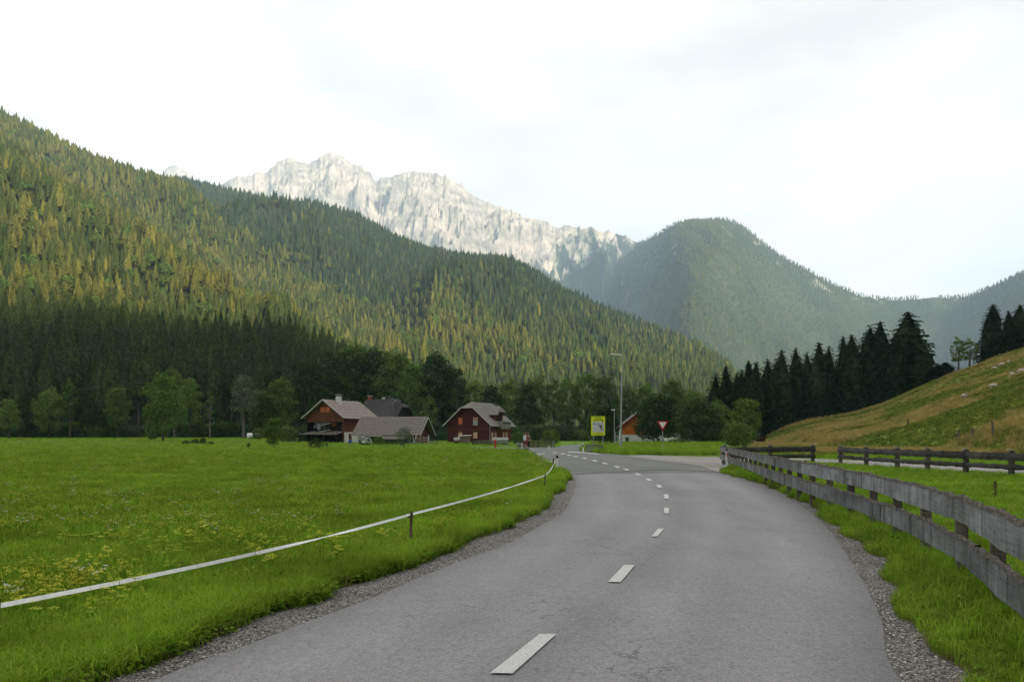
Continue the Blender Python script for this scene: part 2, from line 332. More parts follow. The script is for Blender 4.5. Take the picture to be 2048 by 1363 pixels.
def rockmat():
    m = rm; g = rg; geo = m.n('ShaderNodeNewGeometry'); sn = m.n('ShaderNodeSeparateXYZ'); m.l(geo.outputs['Normal'], sn.inputs[0]); sz = m.n('ShaderNodeSeparateXYZ'); m.l(geo.outputs['Position'], sz.inputs[0])
    n1 = m.noise(m.geo((.004, .004, .010)), 1.0, 9, .68, .3); n2 = m.noise(m.geo((1, 1, .4)), .03, 8, .72)
    c = m.ramp(n1, [(.35, (.20, .19, .182)), (.5, (.34, .315, .29)), (.66, (.50, .45, .40))])  # grey mottling, its wide range also painting in crevice shading
    c = m.mix(1.0, c, m.ramp(n2, [(.35, (.55,)*3), (.6, (1.1,)*3)]), 'MULTIPLY')
    # scrub and forest climbing from below, broken by pale scree
    zt = m.math('ADD', m.math('MULTIPLY', sz.outputs[0], .60), 830.0)
    nz = m.math('SUBTRACT', sz.outputs[2], zt); nz = m.math('ADD', nz, m.math('MULTIPLY', m.math('SUBTRACT', m.noise(m.geo((.014, .0016, .004)), 1.0, 6, .62), .5), 1500.0))
    nz = m.math('ADD', nz, m.math('MULTIPLY', m.math('SUBTRACT', m.noise(g, .02, 6, .75), .5), 500.0))
    veg = m.ramp(m.math('ADD', m.math('MULTIPLY', nz, .001), .5), [(.42, (1,)*3), (.54, (0,)*3)])
    vc = m.mix(1.0, (.020, .036, .020), m.ramp(m.noise(g, .08, 5, .7), [(.3, (.6,)*3), (.7, (1.5,)*3)]), 'MULTIPLY')
    c = m.mix(veg, c, vc)
    return m.bsdf(c, .95, m.bump(m.noise(m.geo((1, 1, .5)), .02, 9, .75), 1.0, 14.0), spec=.05)
tag(npobj('limestone_range', np.stack([TC*DC, DC, ZC], -1).reshape(-1, 3), gridfaces(len(Dc_), len(tc_)), rockmat(), smooth=False), 'pale bare limestone peaks behind the forested ridges', kind='structure')
# small far peak left of the range
RD = [(200, 520), (300, 400), (325, 345), (335, 333), (350, 329), (362, 333), (378, 348), (395, 366), (420, 400), (520, 520), (700, 700)]
tp = np.linspace(-.55, -.25, 160); Dp = np.linspace(5900, 7300, 60); TP, DP = np.meshgrid(tp, Dp)
zcp = EYE+(HV-interp(1024+F*TP, RD))/F*6900; spn = np.clip((DP-5900)/1000, 0, 1)
ZP = np.where(DP < 6900, zcp*(.3+.7*spn)+(ridged(TP*DP*.006, DP*.004, 5, 91)-.45)*160*spn*np.clip((1-spn)*6, 0, 1), zcp-(DP-6900)*.9)
tag(npobj('distant_peak', np.stack([TP*DP, DP, ZP], -1).reshape(-1, 3), gridfaces(60, 160), rm.m), 'small grey distant peak just above the forested ridge', kind='structure')
# unseen ridge added behind the camera, shaped to keep sun off the valley floor
def shade_ridge():
    d = Vector((SUNV.x, SUNV.y, 0)).normalized(); e = Vector((-d.y, d.x, 0)); e = e if e.y > 0 else -e
    S = np.linspace(-4200, 3300, 150); R = np.linspace(350, 3300, 60); Sg, Rg = np.meshgrid(S, R)
    Xg = d.x*Rg+e.x*Sg; Yg = d.y*Rg+e.y*Sg
    H = (SHADE_RIDGE_H+(fbm(Sg*.0022, Sg*0, 5, 33, .6)-.5)*230)*sst(3300, 2600, Sg)*sst(-4200, -3300, Sg)
    q = np.clip((Rg-350)/750, 0, 1); q2 = np.clip((Rg-1100)/1900, 0, 1)
    Zz = H*(q*(.75+.25*q))*(1-q2)-5+(fbm(Xg*.004, Yg*.004, 5, 37)-.5)*90*q*(1-q2)*np.clip((1-q)*4+.0, 0, 1)
    return tag(npobj('added_shade_ridge', np.stack([Xg, Yg, Zz], -1).reshape(-1, 3), gridfaces(60, 150), forest_floor, smooth=True), 'unseen forested ridge added to shade the valley', kind='structure')
SHADE_RIDGE_H = 745.
shade_ridge()

# ------------------------------------------------------------------ tree meshes
def conifer(seed, H=20., R=3.4, whorls=30, nb=9, base=.12, droop=.45, fine=True, gap=0.0, core=1.25):
    r = np.random.default_rng(seed); V = []; Fc = []
    for k in range(whorls):
        q = k/(whorls-1); h = H*(base+(1-base)*q**.92)*.995; L = R*((1-q)**.80*(1-.25*np.exp(-q*9)))+.12
        n = max(4, int(nb*(1-q*.45)))
        for b in range(n):
            if r.random() < gap: continue
            a = 2*math.pi*(b+r.random()*.9)/n+k*1.1; l = L*(.72+.42*r.random()); hh = h+r.normal()*H*.008
            dx, dy = math.cos(a), math.sin(a); px, py = -dy, dx; w = l*(.16 if fine else .26)+.10
            dr = droop*(.7+.6*r.random())*(1-.6*q)
            p0 = (0, 0, hh); pm = (dx*l*.55, dy*l*.55, hh-l*dr*.55); p1 = (dx*l, dy*l, hh-l*dr*.80)
            i = len(V)
            V += [p0, (pm[0]+px*w, pm[1]+py*w, pm[2]-.14*w), (pm[0]-px*w, pm[1]-py*w, pm[2]-.14*w), p1]
            Fc += [(i, i+1, i+3), (i, i+3, i+2)]
            if fine:
                for j in range(4):
                    f = .3+.65*(j+.5*r.random())/4; sgn = 1 if j % 2 else -1; c0 = (dx*l*f, dy*l*f, hh-l*dr*f*.95)
                    ww = w*(1.4-f*.6); hang = l*(.13+.12*r.random())+.12; i = len(V)
                    V += [(c0[0]-dx*.3*w, c0[1]-dy*.3*w, c0[2]), (c0[0]+dx*.6*w, c0[1]+dy*.6*w, c0[2]), (c0[0]+px*ww*sgn+dx*w*.9, c0[1]+py*ww*sgn+dy*w*.9, c0[2]-hang)]
                    Fc += [(i, i+1, i+2)]
            else:
                i = len(V); V += [(pm[0]-dx*w*.4, pm[1]-dy*w*.4, pm[2]), (p1[0], p1[1], p1[2]), (pm[0], pm[1], pm[2]-l*.35-.2)]; Fc += [(i, i+1, i+2)]
    # inner body of twigs behind the outer sprays
    nc = 9; rings = [(base*1.05, .50), (base+(1-base)*.35, .46), (base+(1-base)*.7, .26), (.97, .02)]; i = len(V)
    for (q, rr) in rings:
        for k in range(nc):
            a = 2*math.pi*(k+.5*r.random())/nc; w_ = R*rr*core*(.7+.6*r.random()); V.append((math.cos(a)*w_, math.sin(a)*w_, H*q+r.normal()*.02*H))
    for j in range(3):
        for k in range(nc):
            a_, b_ = i+j*nc+k, i+j*nc+(k+1) % nc; Fc += [(a_, b_, b_+nc), (a_, b_+nc, a_+nc)]
    i = len(V); V += [(.12, 0, H*.95), (-.1, .1, H*.95), (0, 0, H*1.02)]; Fc += [(i, i+1, i+2)]
    return np.array(V), np.array(Fc)
def trunk_mb(H, r0, r1=.03, n=7, top=1.0, lean=0.0):
    m = MB(); m.tube([(0, 0, -.6), (0, 0, H*.02), (lean*.3, 0, H*.4), (lean, 0, H*top)], [r0*1.35, r0, r0*.72, r1], n); return m
def broad(seed, H=12., Rx=4., base=.25, nclump=42, per=80, leaf=.30, limbs=7, top=1.0, shape=1.0, sparse=0.0):
    """trunk + limbs mesh and a crown made of leaf clumps spread through an uneven volume"""
    r = np.random.default_rng(seed); tm = MB(); z0 = H*base
    tm.tube([(0, 0, -.5), (0, 0, z0*.5), (r.normal()*.1, r.normal()*.1, z0*1.1), (r.normal()*.3, r.normal()*.3, H*.72)], [H*.026, H*.021, H*.016, H*.004], 8)
    cen = []
    for i in range(nclump):
        a = 2*math.pi*((i*.618)%1)+r.normal()*.3; q = ((i+.5)/nclump); zz = z0+(H-z0)*(.06+.88*q)
        prof = math.sin(math.pi*min(1, max(0.04, (q*.86+.12)))**shape)**.6
        rr = Rx*prof*(.45+.5*r.random()); cen.append((math.cos(a)*rr, math.sin(a)*rr, zz+r.normal()*.04*H, Rx*(.24+.20*r.random())))
    for i in range(limbs):
        c = cen[int((i+.3)/limbs*nclump*.9)]; zs = z0*(.75+.5*r.random())+(c[2]-z0)*.25; m_ = (c[0]*.45, c[1]*.45, zs+(c[2]-zs)*.55)
        tm.tube([(0, 0, zs), m_, (c[0]*.9, c[1]*.9, c[2])], [H*.010, H*.006, H*.002], 5, False)
    Vs = []; 
    for (cx, cy_, cz, cr) in cen:
        n = int(per*(.7+.6*r.random())*(1-sparse)); d = r.normal(size=(n, 3)); d /= np.linalg.norm(d, axis=1)[:, None]
        rad = cr*(r.random(n)**.35)[:, None]*np.array([1, 1, .78]); p = d*rad+np.array([cx, cy_, cz])
        nrm = d+r.normal(size=(n, 3))*.55+np.array([0, 0, .35]); nrm /= np.linalg.norm(nrm, axis=1)[:, None]
        a = np.cross(nrm, r.normal(size=(n, 3))); a /= np.linalg.norm(a, axis=1)[:, None]; b = np.cross(nrm, a)
        s = (leaf*(.6+.8*r.random(n)))[:, None]
        Vs.append(np.stack([p-a*s, p-b*s*.55, p+a*s, p+b*s*.55], 1))
    V = np.concatenate(Vs).reshape(-1, 3); Fq = np.arange(len(V)).reshape(-1, 4)
    return tm, V, Fq
def lowbroad(seed, H=14., R=4.2, n=170, s0=.9):
    r = np.random.default_rng(seed); d = r.normal(size=(n, 3)); d[:, 2] = np.abs(d[:, 2])*1.1-.25; d /= np.linalg.norm(d, axis=1)[:, None]
    p = d*np.array([R, R, H*.36])*(.75+.3*r.random(n))[:, None]+np.array([0, 0, H*.62])
    nrm = d+r.normal(size=(n, 3))*.4; nrm /= np.linalg.norm(nrm, axis=1)[:, None]
    a = np.cross(nrm, r.normal(size=(n, 3))); a /= np.linalg.norm(a, axis=1)[:, None]; b = np.cross(nrm, a); s = (s0*(.6+.8*r.random(n)))[:, None]
    V = np.stack([p-a*s, p-b*s, p+a*s], 1).reshape(-1, 3); return V, np.arange(len(V)).reshape(-1, 3)

# ------------------------------------------------------------------ scatter with geometry nodes (only for things nobody could count)
def scatter(name, pts, rotz, scale, idx, meshes, label, tilt=None, cat=None, parent=None):
    """one object: mesh points carrying scale/turn, with one of the meshes set on each"""
    n = len(pts); me = bpy.data.meshes.new(name); me.vertices.add(n); me.vertices.foreach_set('co', np.asarray(pts, np.float32).ravel())
    def attr(nm, ty, arr, field='value'):
        a = me.attributes.new(nm, ty, 'POINT'); a.data.foreach_set(field, np.asarray(arr, np.float32).ravel() if ty != 'INT' else np.asarray(arr, np.int32))
    sc3 = np.asarray(scale, np.float32); sc3 = np.repeat(sc3[:, None], 3, 1) if sc3.ndim == 1 else sc3
    tl = np.zeros((n, 2)) if tilt is None else tilt
    attr('rot', 'FLOAT_VECTOR', np.stack([tl[:, 0], tl[:, 1], rotz], -1), 'vector'); attr('scl', 'FLOAT_VECTOR', sc3, 'vector'); attr('idx', 'INT', idx)
    o = link(bpy.data.objects.new(name, me), parent); tag(o, label, cat, kind='stuff')
    ng = bpy.data.node_groups.new(name, 'GeometryNodeTree'); ng.interface.new_socket('Geometry', in_out='INPUT', socket_type='NodeSocketGeometry'); ng.interface.new_socket('Geometry', in_out='OUTPUT', socket_type='NodeSocketGeometry')
    N = ng.nodes.new; L = ng.links.new; gi = N('NodeGroupInput'); go = N('NodeGroupOutput'); jn = N('GeometryNodeJoinGeometry')
    def named(nm, ty):
        a = N('GeometryNodeInputNamedAttribute'); a.data_type = ty; a.inputs[0].default_value = nm; return a
    ar = named('rot', 'FLOAT_VECTOR'); as_ = named('scl', 'FLOAT_VECTOR'); ai = named('idx', 'INT')
    for k, m_ in enumerate(meshes):
        po = bpy.data.objects.new(name+'_source', m_); oi = N('GeometryNodeObjectInfo'); oi.inputs[0].default_value = po; oi.inputs['As Instance'].default_value = True
        cmp_ = N('FunctionNodeCompare'); cmp_.data_type = 'INT'; cmp_.operation = 'EQUAL'; L(ai.outputs[0], cmp_.inputs[2]); cmp_.inputs[3].default_value = k
        ip = N('GeometryNodeInstanceOnPoints'); e2r = N('FunctionNodeEulerToRotation'); L(ar.outputs[0], e2r.inputs[0])
        L(gi.outputs[0], ip.inputs['Points']); L(cmp_.outputs[0], ip.inputs['Selection']); L(oi.outputs['Geometry'], ip.inputs['Instance'])
        L(e2r.outputs[0], ip.inputs['Rotation']); L(as_.outputs[0], ip.inputs['Scale']); L(ip.outputs[0], jn.inputs[0])
    L(jn.outputs[0], go.inputs[0]); md = o.modifiers.new('scatter', 'NODES'); md.node_group = ng
    return o
# a trunk under the crown of each far tree variant
def with_trunk(V, Fc, H, r0, top=.5):
    me_v = [tuple(p) for p in V]; fs = [tuple(f) for f in Fc]; m = MB(); m.v = me_v; m.f = fs; nf = len(fs); m.tube([(0, 0, -1.5), (0, 0, H*top)], [r0, r0*.5], 4, False); return m, nf
def far_mesh(name, VF, H, mat, r0=.2, top=.5, bark='bark'):
    m, nf = with_trunk(VF[0], VF[1], H, r0, top); me = m.mesh(name, M[mat]); me.materials.append(M[bark])
    mi = np.zeros(len(m.f), np.int32); mi[nf:] = 1; me.polygons.foreach_set('material_index', mi); return me
FAR = [far_mesh('far_spruce', conifer(100+i, 20, 3.3+.4*i, 13, 8, .14, .5, False), 20, 'spruce', .2, .3) for i in range(3)]
FAR += [far_mesh('far_fir', conifer(110+i, 20, 3.8, 12, 8, .18, .3, False, .08), 20, 'fir_lit', .2, .3) for i in range(2)]
FAR += [far_mesh('far_larch', conifer(120+i, 20, 3.6, 13, 8, .2, .15, False, .12), 20, 'larch', .2, .3) for i in range(2)]
FAR += [far_mesh('far_beech', lowbroad(130+i, 15, 4.0, 170), 15, ['leaf_mid', 'fir_lit'][i]) for i in range(2)]
# mid-distance spruces: finer, with bare lower trunks
FAR_L3 = 1
FAR += [far_mesh('far_low_spruce', conifer(160+i, 20, 3.4+.3*i, 14, 8, .14, .5, False), 20, 'spruce_low', .2, .3) for i in range(2)]
M['spruce_shade'] = foliage('shade_toned_spruce_needles', (.016, .032, .016), (.023, .042, .020), (.036, .058, .024), .1)  # darker needles: the third ridge's shade painted into the foliage colour
FAR += [far_mesh('far_shade_spruce', conifer(165, 20, 3.6, 14, 8, .14, .5, False), 20, 'spruce_shade', .2, .3)]
MIDT = [far_mesh('mid_spruce', conifer(140+i, 23, 3.4, 26, 9, [.2, .15, .25, .1][i], .5, True, .04), 23, 'spruce_low', .2, .4, 'bark') for i in range(4)]
MIDT += [far_mesh('mid_larch', conifer(150, 22, 3.3, 22, 8, .2, .2, True, .15), 22, 'larch', .2, .4)]
MIDT += [far_mesh('mid_fir', conifer(152+i, 22, 3.6, 22, 9, .12, .3, True, .08), 22, ['fir_lit', 'spruce'][i], .2, .4) for i in range(2)]

def massif_points(step, dmin, dmax, tmin=-.72, tmax=.36):
    xs = np.arange(tmin*dmax, tmax*dmax, step); ys = np.arange(dmin, dmax, step); Xp, Yp = np.meshgrid(xs, ys)
    Xp = Xp.ravel()+RNG.uniform(-.5, .5, Xp.size)*step*.9; Yp = Yp.ravel()+RNG.uniform(-.5, .5, Xp.size)*step*.9
    t = Xp/Yp; k = (t > tmin) & (t < tmax); Xp, Yp, t = Xp[k], Yp[k], t[k]; z = massif(t, Yp); k = z > 0.2; return Xp[k], Yp[k], z[k]
XP, YP, ZPp = massif_points(6.0, 200, 2750)
# leave out what nothing in the photo shows: the back sides of the ridges
def vis_mask(x, y, z):
    t = x/y; az = np.clip(((t+.75)/1.5*1400).astype(int), 0, 1399); el = (z+TREE*1.0-EYE)/y; od = np.argsort(y); mx = np.full(1400, -9.); keep = np.zeros(len(x), bool)
    ee = (z+TREE*.9-EYE)/y; eb = (z-EYE)/y
    for i in od:
        a = az[i]
        if ee[i] > mx[a]: keep[i] = True
        if eb[i] > mx[a]: mx[a] = eb[i]
    return keep
kp = vis_mask(XP, YP, ZPp); XP, YP, ZPp = XP[kp], YP[kp], ZPp[kp]
print('forest points', len(XP))
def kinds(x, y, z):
    """spruce below, with shade-toned needles on the third ridge; larch, fir and beech in patches higher up"""
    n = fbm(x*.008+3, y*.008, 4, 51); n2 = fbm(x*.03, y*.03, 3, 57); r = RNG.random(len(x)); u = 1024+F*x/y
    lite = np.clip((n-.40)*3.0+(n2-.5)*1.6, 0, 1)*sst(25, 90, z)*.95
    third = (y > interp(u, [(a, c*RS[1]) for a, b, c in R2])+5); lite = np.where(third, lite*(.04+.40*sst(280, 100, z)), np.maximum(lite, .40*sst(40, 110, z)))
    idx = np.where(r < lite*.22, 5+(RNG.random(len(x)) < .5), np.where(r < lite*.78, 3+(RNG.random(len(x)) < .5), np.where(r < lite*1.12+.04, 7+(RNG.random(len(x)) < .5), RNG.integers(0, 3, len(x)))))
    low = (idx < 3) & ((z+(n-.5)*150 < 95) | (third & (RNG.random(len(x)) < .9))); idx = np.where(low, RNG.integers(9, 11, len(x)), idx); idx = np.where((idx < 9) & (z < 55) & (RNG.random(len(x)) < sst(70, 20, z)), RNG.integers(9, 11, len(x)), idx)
    idx = np.where(third & ((idx == 9) | (idx == 10)) & (RNG.random(len(x)) < sst(60, 220, z)), 11, idx)  # painted shade deepens towards the third ridge's crest
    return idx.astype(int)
dist = np.hypot(XP, YP); order = np.argsort(dist)
near = order[:300]; mid = order[(np.arange(len(order)) >= 300) & (dist[order] < 430)]; far = order[(dist[order] >= 430)]
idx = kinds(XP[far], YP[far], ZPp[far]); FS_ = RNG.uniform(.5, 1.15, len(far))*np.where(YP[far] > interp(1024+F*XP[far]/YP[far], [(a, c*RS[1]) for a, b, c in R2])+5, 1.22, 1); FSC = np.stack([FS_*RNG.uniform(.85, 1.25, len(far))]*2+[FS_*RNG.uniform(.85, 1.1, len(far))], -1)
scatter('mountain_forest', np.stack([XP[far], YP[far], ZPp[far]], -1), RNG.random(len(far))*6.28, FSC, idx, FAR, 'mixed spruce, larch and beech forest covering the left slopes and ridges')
zm = ZPp[mid]; rr_ = RNG.random(len(mid)); im = np.where(rr_ < .10*sst(20, 70, zm), 4, np.where(rr_ < .45*sst(25, 90, zm), 5, np.where(rr_ < .85*sst(20, 80, zm), 6, RNG.integers(0, 4, len(mid)))))
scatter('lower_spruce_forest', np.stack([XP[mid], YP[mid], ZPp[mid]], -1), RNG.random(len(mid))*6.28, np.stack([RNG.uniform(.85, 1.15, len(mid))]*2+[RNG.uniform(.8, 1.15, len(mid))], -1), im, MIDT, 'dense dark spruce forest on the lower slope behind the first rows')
# individual spruces: the nearest rows
def spruce_proto(seed, H, R, base, mat, bark, w=34, nb=9, droop=.5, gap=.05, r0=.2, name='spruce_tree'):
    V, Fc = conifer(seed, H, R, w, nb, base, droop, True, gap); crown = npmesh('crown', V, Fc, M[mat]); tr = trunk_mb(H, r0).mesh('trunk', M[bark]); return (crown, tr)
def place_tree(proto, name, x, y, z, rz, s, label, cat='tree', group=None, sz=None):
    e = empty(name, (x, y, z), rz, label, cat, group); e.scale = (s, s, sz or s)
    link(bpy.data.objects.new('trunk', proto[1]), e); link(bpy.data.objects.new('crown', proto[0]), e); return e
SPR = [spruce_proto(200+i, 24, 3.3, [.38, .30, .45, .22][i], 'spruce_low', 'bark_pale') for i in range(4)]
ZON = [(300, 'tall slender spruce in the front rows of the forest behind the meadow, left third', 'spruces at the forest edge above the meadow'),
       (620, 'tall spruce at the forest edge between the left birch and the farmhouse', 'spruces behind the meadow near the farmhouse'),
       (900, 'tall spruce in the forest edge rising behind the brown farmhouse', 'spruces rising behind the farmhouse'),
       (1150, 'spruce in the lower forest rising behind the red house', 'spruces rising behind the red house'),
       (9999, 'spruce in the lower forest rising behind the street lamp and the yellow board', 'spruces rising behind the street lamp')]
for k in near:
    x, y, z = XP[k], YP[k], ZPp[k]; u = 1024+F*x/y; lab = next(q for q in ZON if u < q[0])
    place_tree(SPR[random.randrange(4)], 'spruce_tree', x, y, z-.3, random.random()*6.28, random.uniform(.85, 1.1), lab[1], 'tree', lab[2], sz=random.uniform(.8, 1.15))
# forest on the middle mountain
def mount_points(step):
    ys = np.arange(1800, 4500, step); xs = np.arange(-400, 3100, step); Xp, Yp = np.meshgrid(xs, ys); Xp = Xp.ravel()+RNG.uniform(-.5, .5, Xp.size)*step; Yp = Yp.ravel()+RNG.uniform(-.5, .5, Xp.size)*step
    t = Xp/Yp; k = (t > -.02) & (t < .68); Xp, Yp, t = Xp[k], Yp[k], t[k]; z = mont(t, Yp); k = z > 5; return Xp[k], Yp[k], z[k]
XM, YM, ZM = mount_points(11.5)
kp = vis_mask(XM, YM, ZM-8); XM, YM, ZM = XM[kp], YM[kp], ZM[kp]
nr = fbm(XM*.012, ZM*.02, 4, 44); kp = ~((nr > .72) & (ZM > 520)); XM, YM, ZM = XM[kp], YM[kp], ZM[kp]
r_ = RNG.random(len(XM)); li = np.clip((fbm(XM*.004, YM*.003+ZM*.004, 5, 48)-.40)*4, 0, 1)
im = np.where(r_ < li*.03, 5, np.where(r_ < li*.5, 3, np.where(r_ < li, 7, 0)))+(RNG.random(len(XM)) < .5)
print('mountain points', len(XM))
scatter('distant_forest', np.stack([XM, YM, ZM-1], -1), RNG.random(len(XM))*6.28, RNG.uniform(.62, .98, len(XM)), im.astype(int), FAR, 'hazy blue-green forest covering the rounded mountain and its saddle')

# ------------------------------------------------------------------ the air
def haze():
    m = NT('haze_air'); v = m.n('ShaderNodeVolumePrincipled'); v.inputs['Color'].default_value = (.52, .72, 1.0, 1); v.inputs['Density'].default_value = HAZE; v.inputs['Anisotropy'].default_value = .0
    m.l(v.outputs[0], m.out.inputs['Volume']); b = MB(); b.bx(-8800, 8800, -8800, 8800, -40, 2150); o = b.build('haze', m.m); tag(o, 'thin blue valley haze', kind='stuff')
HAZE = 1.1e-4
# ------------------------------------------------------------------ roads
LEFT = [(210, 1400, 0), (307, 1363, 0), (500, 1290, 0), (602, 1250, 0), (739, 1199, 0), (842, 1155, 0), (944, 1114, 0), (1012, 1090, 0), (1081, 1052, 0), (1125, 1025, 0), (1143, 997, 0), (1150, 975, 0), (1151, 960, 0), (1141, 949, 0)]
def GP(pts): return [G(p[0], p[1]) for p in pts]
def smooth(pts, n=6):
    """Catmull-Rom through the points"""
    pts = [Vector((p[0], p[1], 0)) for p in pts]; o = []
    for i in range(len(pts)-1):
        a = pts[max(i-1, 0)]; b = pts[i]; c = pts[i+1]; d = pts[min(i+2, len(pts)-1)]
        for k in range(n):
            t = k/n; q = .5*((2*b)+(c-a)*t+(2*a-5*b+4*c-d)*t*t+(3*b-a-3*c+d)*t*t*t); o.append((q.x, q.y))
    o.append((pts[-1].x, pts[-1].y)); return o
road_left = [(-2.9, -12), (-2.95, -4), (-2.85, 0), (-2.62, 3)]+GP(LEFT)[1:]
road_right = [(1.6, -12), (1.9, -4), (2.1, 0), (2.35, 3)]+GP([(1802, 1363), (1764, 1245), (1732, 1175), (1700, 1121), (1678, 1087), (1647, 1049), (1606, 1014), (1558, 988), (1520, 970), (1476, 957), (1436, 945)])
SL = smooth(road_left); SR = smooth(road_right)
SEAM = GP([(1141, 949), (1165, 947.5), (1200, 945), (1240, 943.5), (1290, 941), (1350, 940), (1436, 943.5)])
def poly_obj(name, outline, z, mat, kind='structure', label=None, cat=None):
    bm = bmesh.new(); vs_ = [bm.verts.new((p[0], p[1], z)) for p in outline]; es = [bm.edges.new((vs_[i], vs_[(i+1) % len(vs_)])) for i in range(len(vs_))]
    bmesh.ops.triangle_fill(bm, edges=es, use_beauty=True); bmesh.ops.recalc_face_normals(bm, faces=bm.faces)
    for f in bm.faces:
        if f.normal.z < 0: f.normal_flip()
    me = bpy.data.meshes.new(name); bm.to_mesh(me); bm.free(); me.materials.append(mat); return tag(link(bpy.data.objects.new(name, me)), label, cat, kind=kind)
def asphalt(name, a, b, c, tracks=False):
    m = NT(name); g = m.geo(); base = m.ramp(m.noise(g, .35, 6, .6, .5), [(.3, a), (.5, b), (.7, c)])
    sp = m.noise(g, 95, 3, .75); base = m.mix(1.0, base, m.ramp(sp, [(.30, (.36,)*3), (.45, (.88,)*3), (.62, (1.12,)*3), (.78, (1.9,)*3)]), 'MULTIPLY')
    sp2 = m.noise(g, 30, 4, .8); base = m.mix(1.0, base, m.ramp(sp2, [(.34, (.68,)*3), (.5, (1.0,)*3), (.66, (1.18,)*3)]), 'MULTIPLY')
    # tyre-polished lanes and faint stains along the run of the road
    st = m.noise(m.geo((.9, .10, 1)), 1.0, 4, .6, .3); base = m.mix(.45, base, m.ramp(st, [(.35, (.84,)*3), (.65, (1.12,)*3)]), 'MULTIPLY')
    sp3 = m.noise(g, 11, 5, .8); base = m.mix(1.0, base, m.ramp(sp3, [(.35, (.92,)*3), (.65, (1.06,)*3)]), 'MULTIPLY')
    if tracks:
        tcu = m.n('ShaderNodeTexCoord'); sx = m.n('ShaderNodeSeparateXYZ'); m.l(tcu.outputs['UV'], sx.inputs[0]); uu = m.math('ADD', sx.outputs[0], m.math('MULTIPLY', m.math('SUBTRACT', m.noise(tcu.outputs['UV'], 2.0, 3), .5), .05))
        tr = m.ramp(uu, [(0, (.78,)*3), (.05, (.95,)*3), (.16, (1.10,)*3), (.27, (.98,)*3), (.37, (1.10,)*3), (.48, (.90,)*3), (.60, (1.12,)*3), (.70, (.99,)*3), (.84, (1.12,)*3), (.93, (.95,)*3), (1, (.72,)*3)])
        base = m.mix(1.0, base, tr, 'MULTIPLY')
        vc = m.n('ShaderNodeTexVoronoi'); vc.feature = 'DISTANCE_TO_EDGE'; vc.inputs['Scale'].default_value = .55; dv = m.n('ShaderNodeVectorMath'); dv.operation = 'ADD'; nn = m.n('ShaderNodeTexNoise'); nn.inputs['Scale'].default_value = 3; nn.inputs['Detail'].default_value = 5; m.l(g, nn.inputs['Vector']); m.l(g, dv.inputs[0]); m.l(nn.outputs['Color'], dv.inputs[1]); m.l(dv.outputs[0], vc.inputs['Vector'])
        cr = m.math('MULTIPLY', m.ramp(vc.outputs['Distance'], [(.0, (1,)*3), (.009, (0,)*3)]), m.ramp(m.noise(g, .25, 3), [(.48, (0,)*3), (.58, (.75,)*3)])); base = m.mix(cr, base, (.05, .048, .046))
    v = m.n('ShaderNodeTexVoronoi'); v.inputs['Scale'].default_value = 80; m.l(g, v.inputs['Vector'])
    return m.bsdf(base, .78, m.bump(m.math('ADD', v.outputs[0], sp2), .75, .006), spec=.35)
MA = asphalt('asphalt', (.225, .218, .223), (.245, .238, .243), (.266, .259, .264), True)
MO = asphalt('old_asphalt', (.130, .135, .128), (.155, .160, .150), (.185, .188, .176))
MG = asphalt('pale_gravel_road', (.24, .22, .20), (.29, .27, .245), (.34, .315, .29))

def resample(c, n, q=1.0):
    P_ = np.array(c); d = np.r_[0, np.cumsum(np.hypot(*np.diff(P_, axis=0).T))]; t = np.linspace(0, 1, n)**q*d[-1]; return np.stack([np.interp(t, d, P_[:, 0]), np.interp(t, d, P_[:, 1])], 1)
def road_strip():
    n, k = 160, 9; a, b = resample(SL, n), resample(SR, n); w = np.linspace(0, 1, k)[None, :, None]; V = a[:, None, :]*(1-w)+b[:, None, :]*w; V = np.concatenate([V, np.full((n, k, 1), .012)], -1).reshape(-1, 3)
    o = npobj('road', V, gridfaces(n, k), MA); me = o.data; uv = me.uv_layers.new(name='UVMap'); li = np.empty(len(me.loops), np.int32); me.loops.foreach_get('vertex_index', li)
    uv.data.foreach_set('uv', np.stack([(li % k)/(k-1), (li//k)/n*12.], 1).astype(np.float32).ravel()); tag(o, 'grey tarmac country road curving away', kind='structure')
road_strip()
# older tarmac of the junction
J = GP([(1141, 949), (1126, 939), (1107, 931), (1089, 921), (1069, 911), (1052, 902.5), (1040, 899.5)])
J2 = [(-1.5, 89), (-5, 94), (-5, 99), (0.5, 97)]
J3 = GP([(1085, 893.2), (1110, 893.8), (1122, 891.5), (1150, 888.6), (1172, 886.4)])
J4 = GP([(1182, 887.5), (1178, 892), (1160, 899), (1165, 903.2), (1200, 906.0), (1240, 909.0), (1290, 913), (1360, 917.5), (1436, 922), (1436, 943.5)])
OLD = J+J2+J3+J4+[(p[0], p[1]-3.4) for p in SEAM[::-1][1:-1]]
poly_obj('road_junction', OLD, .010, MO, label='older greenish tarmac at the junction')
SIDE = GP([(1436, 944), (1400, 931), (1350, 924), (1280, 915.5), (1250, 911), (1285, 909.5), (1340, 911.5), (1400, 913), (1440, 914), (1500, 915.5), (1560, 916.3), (1620, 917), (1700, 920.0), (1800, 924.5), (1930, 932), (2048, 938.5)])+[(25.2, 28), (26.5, 20), (27.5, 5), (24.8, 5), (23.8, 20), (22.2, 28)]+GP([(2048, 949.5), (1930, 943), (1800, 935.5), (1700, 929.5), (1620, 924.5), (1560, 923.5), (1500, 924)])
poly_obj('side_road', SIDE, .018, MG, label='pale gravelled side road behind the fences')
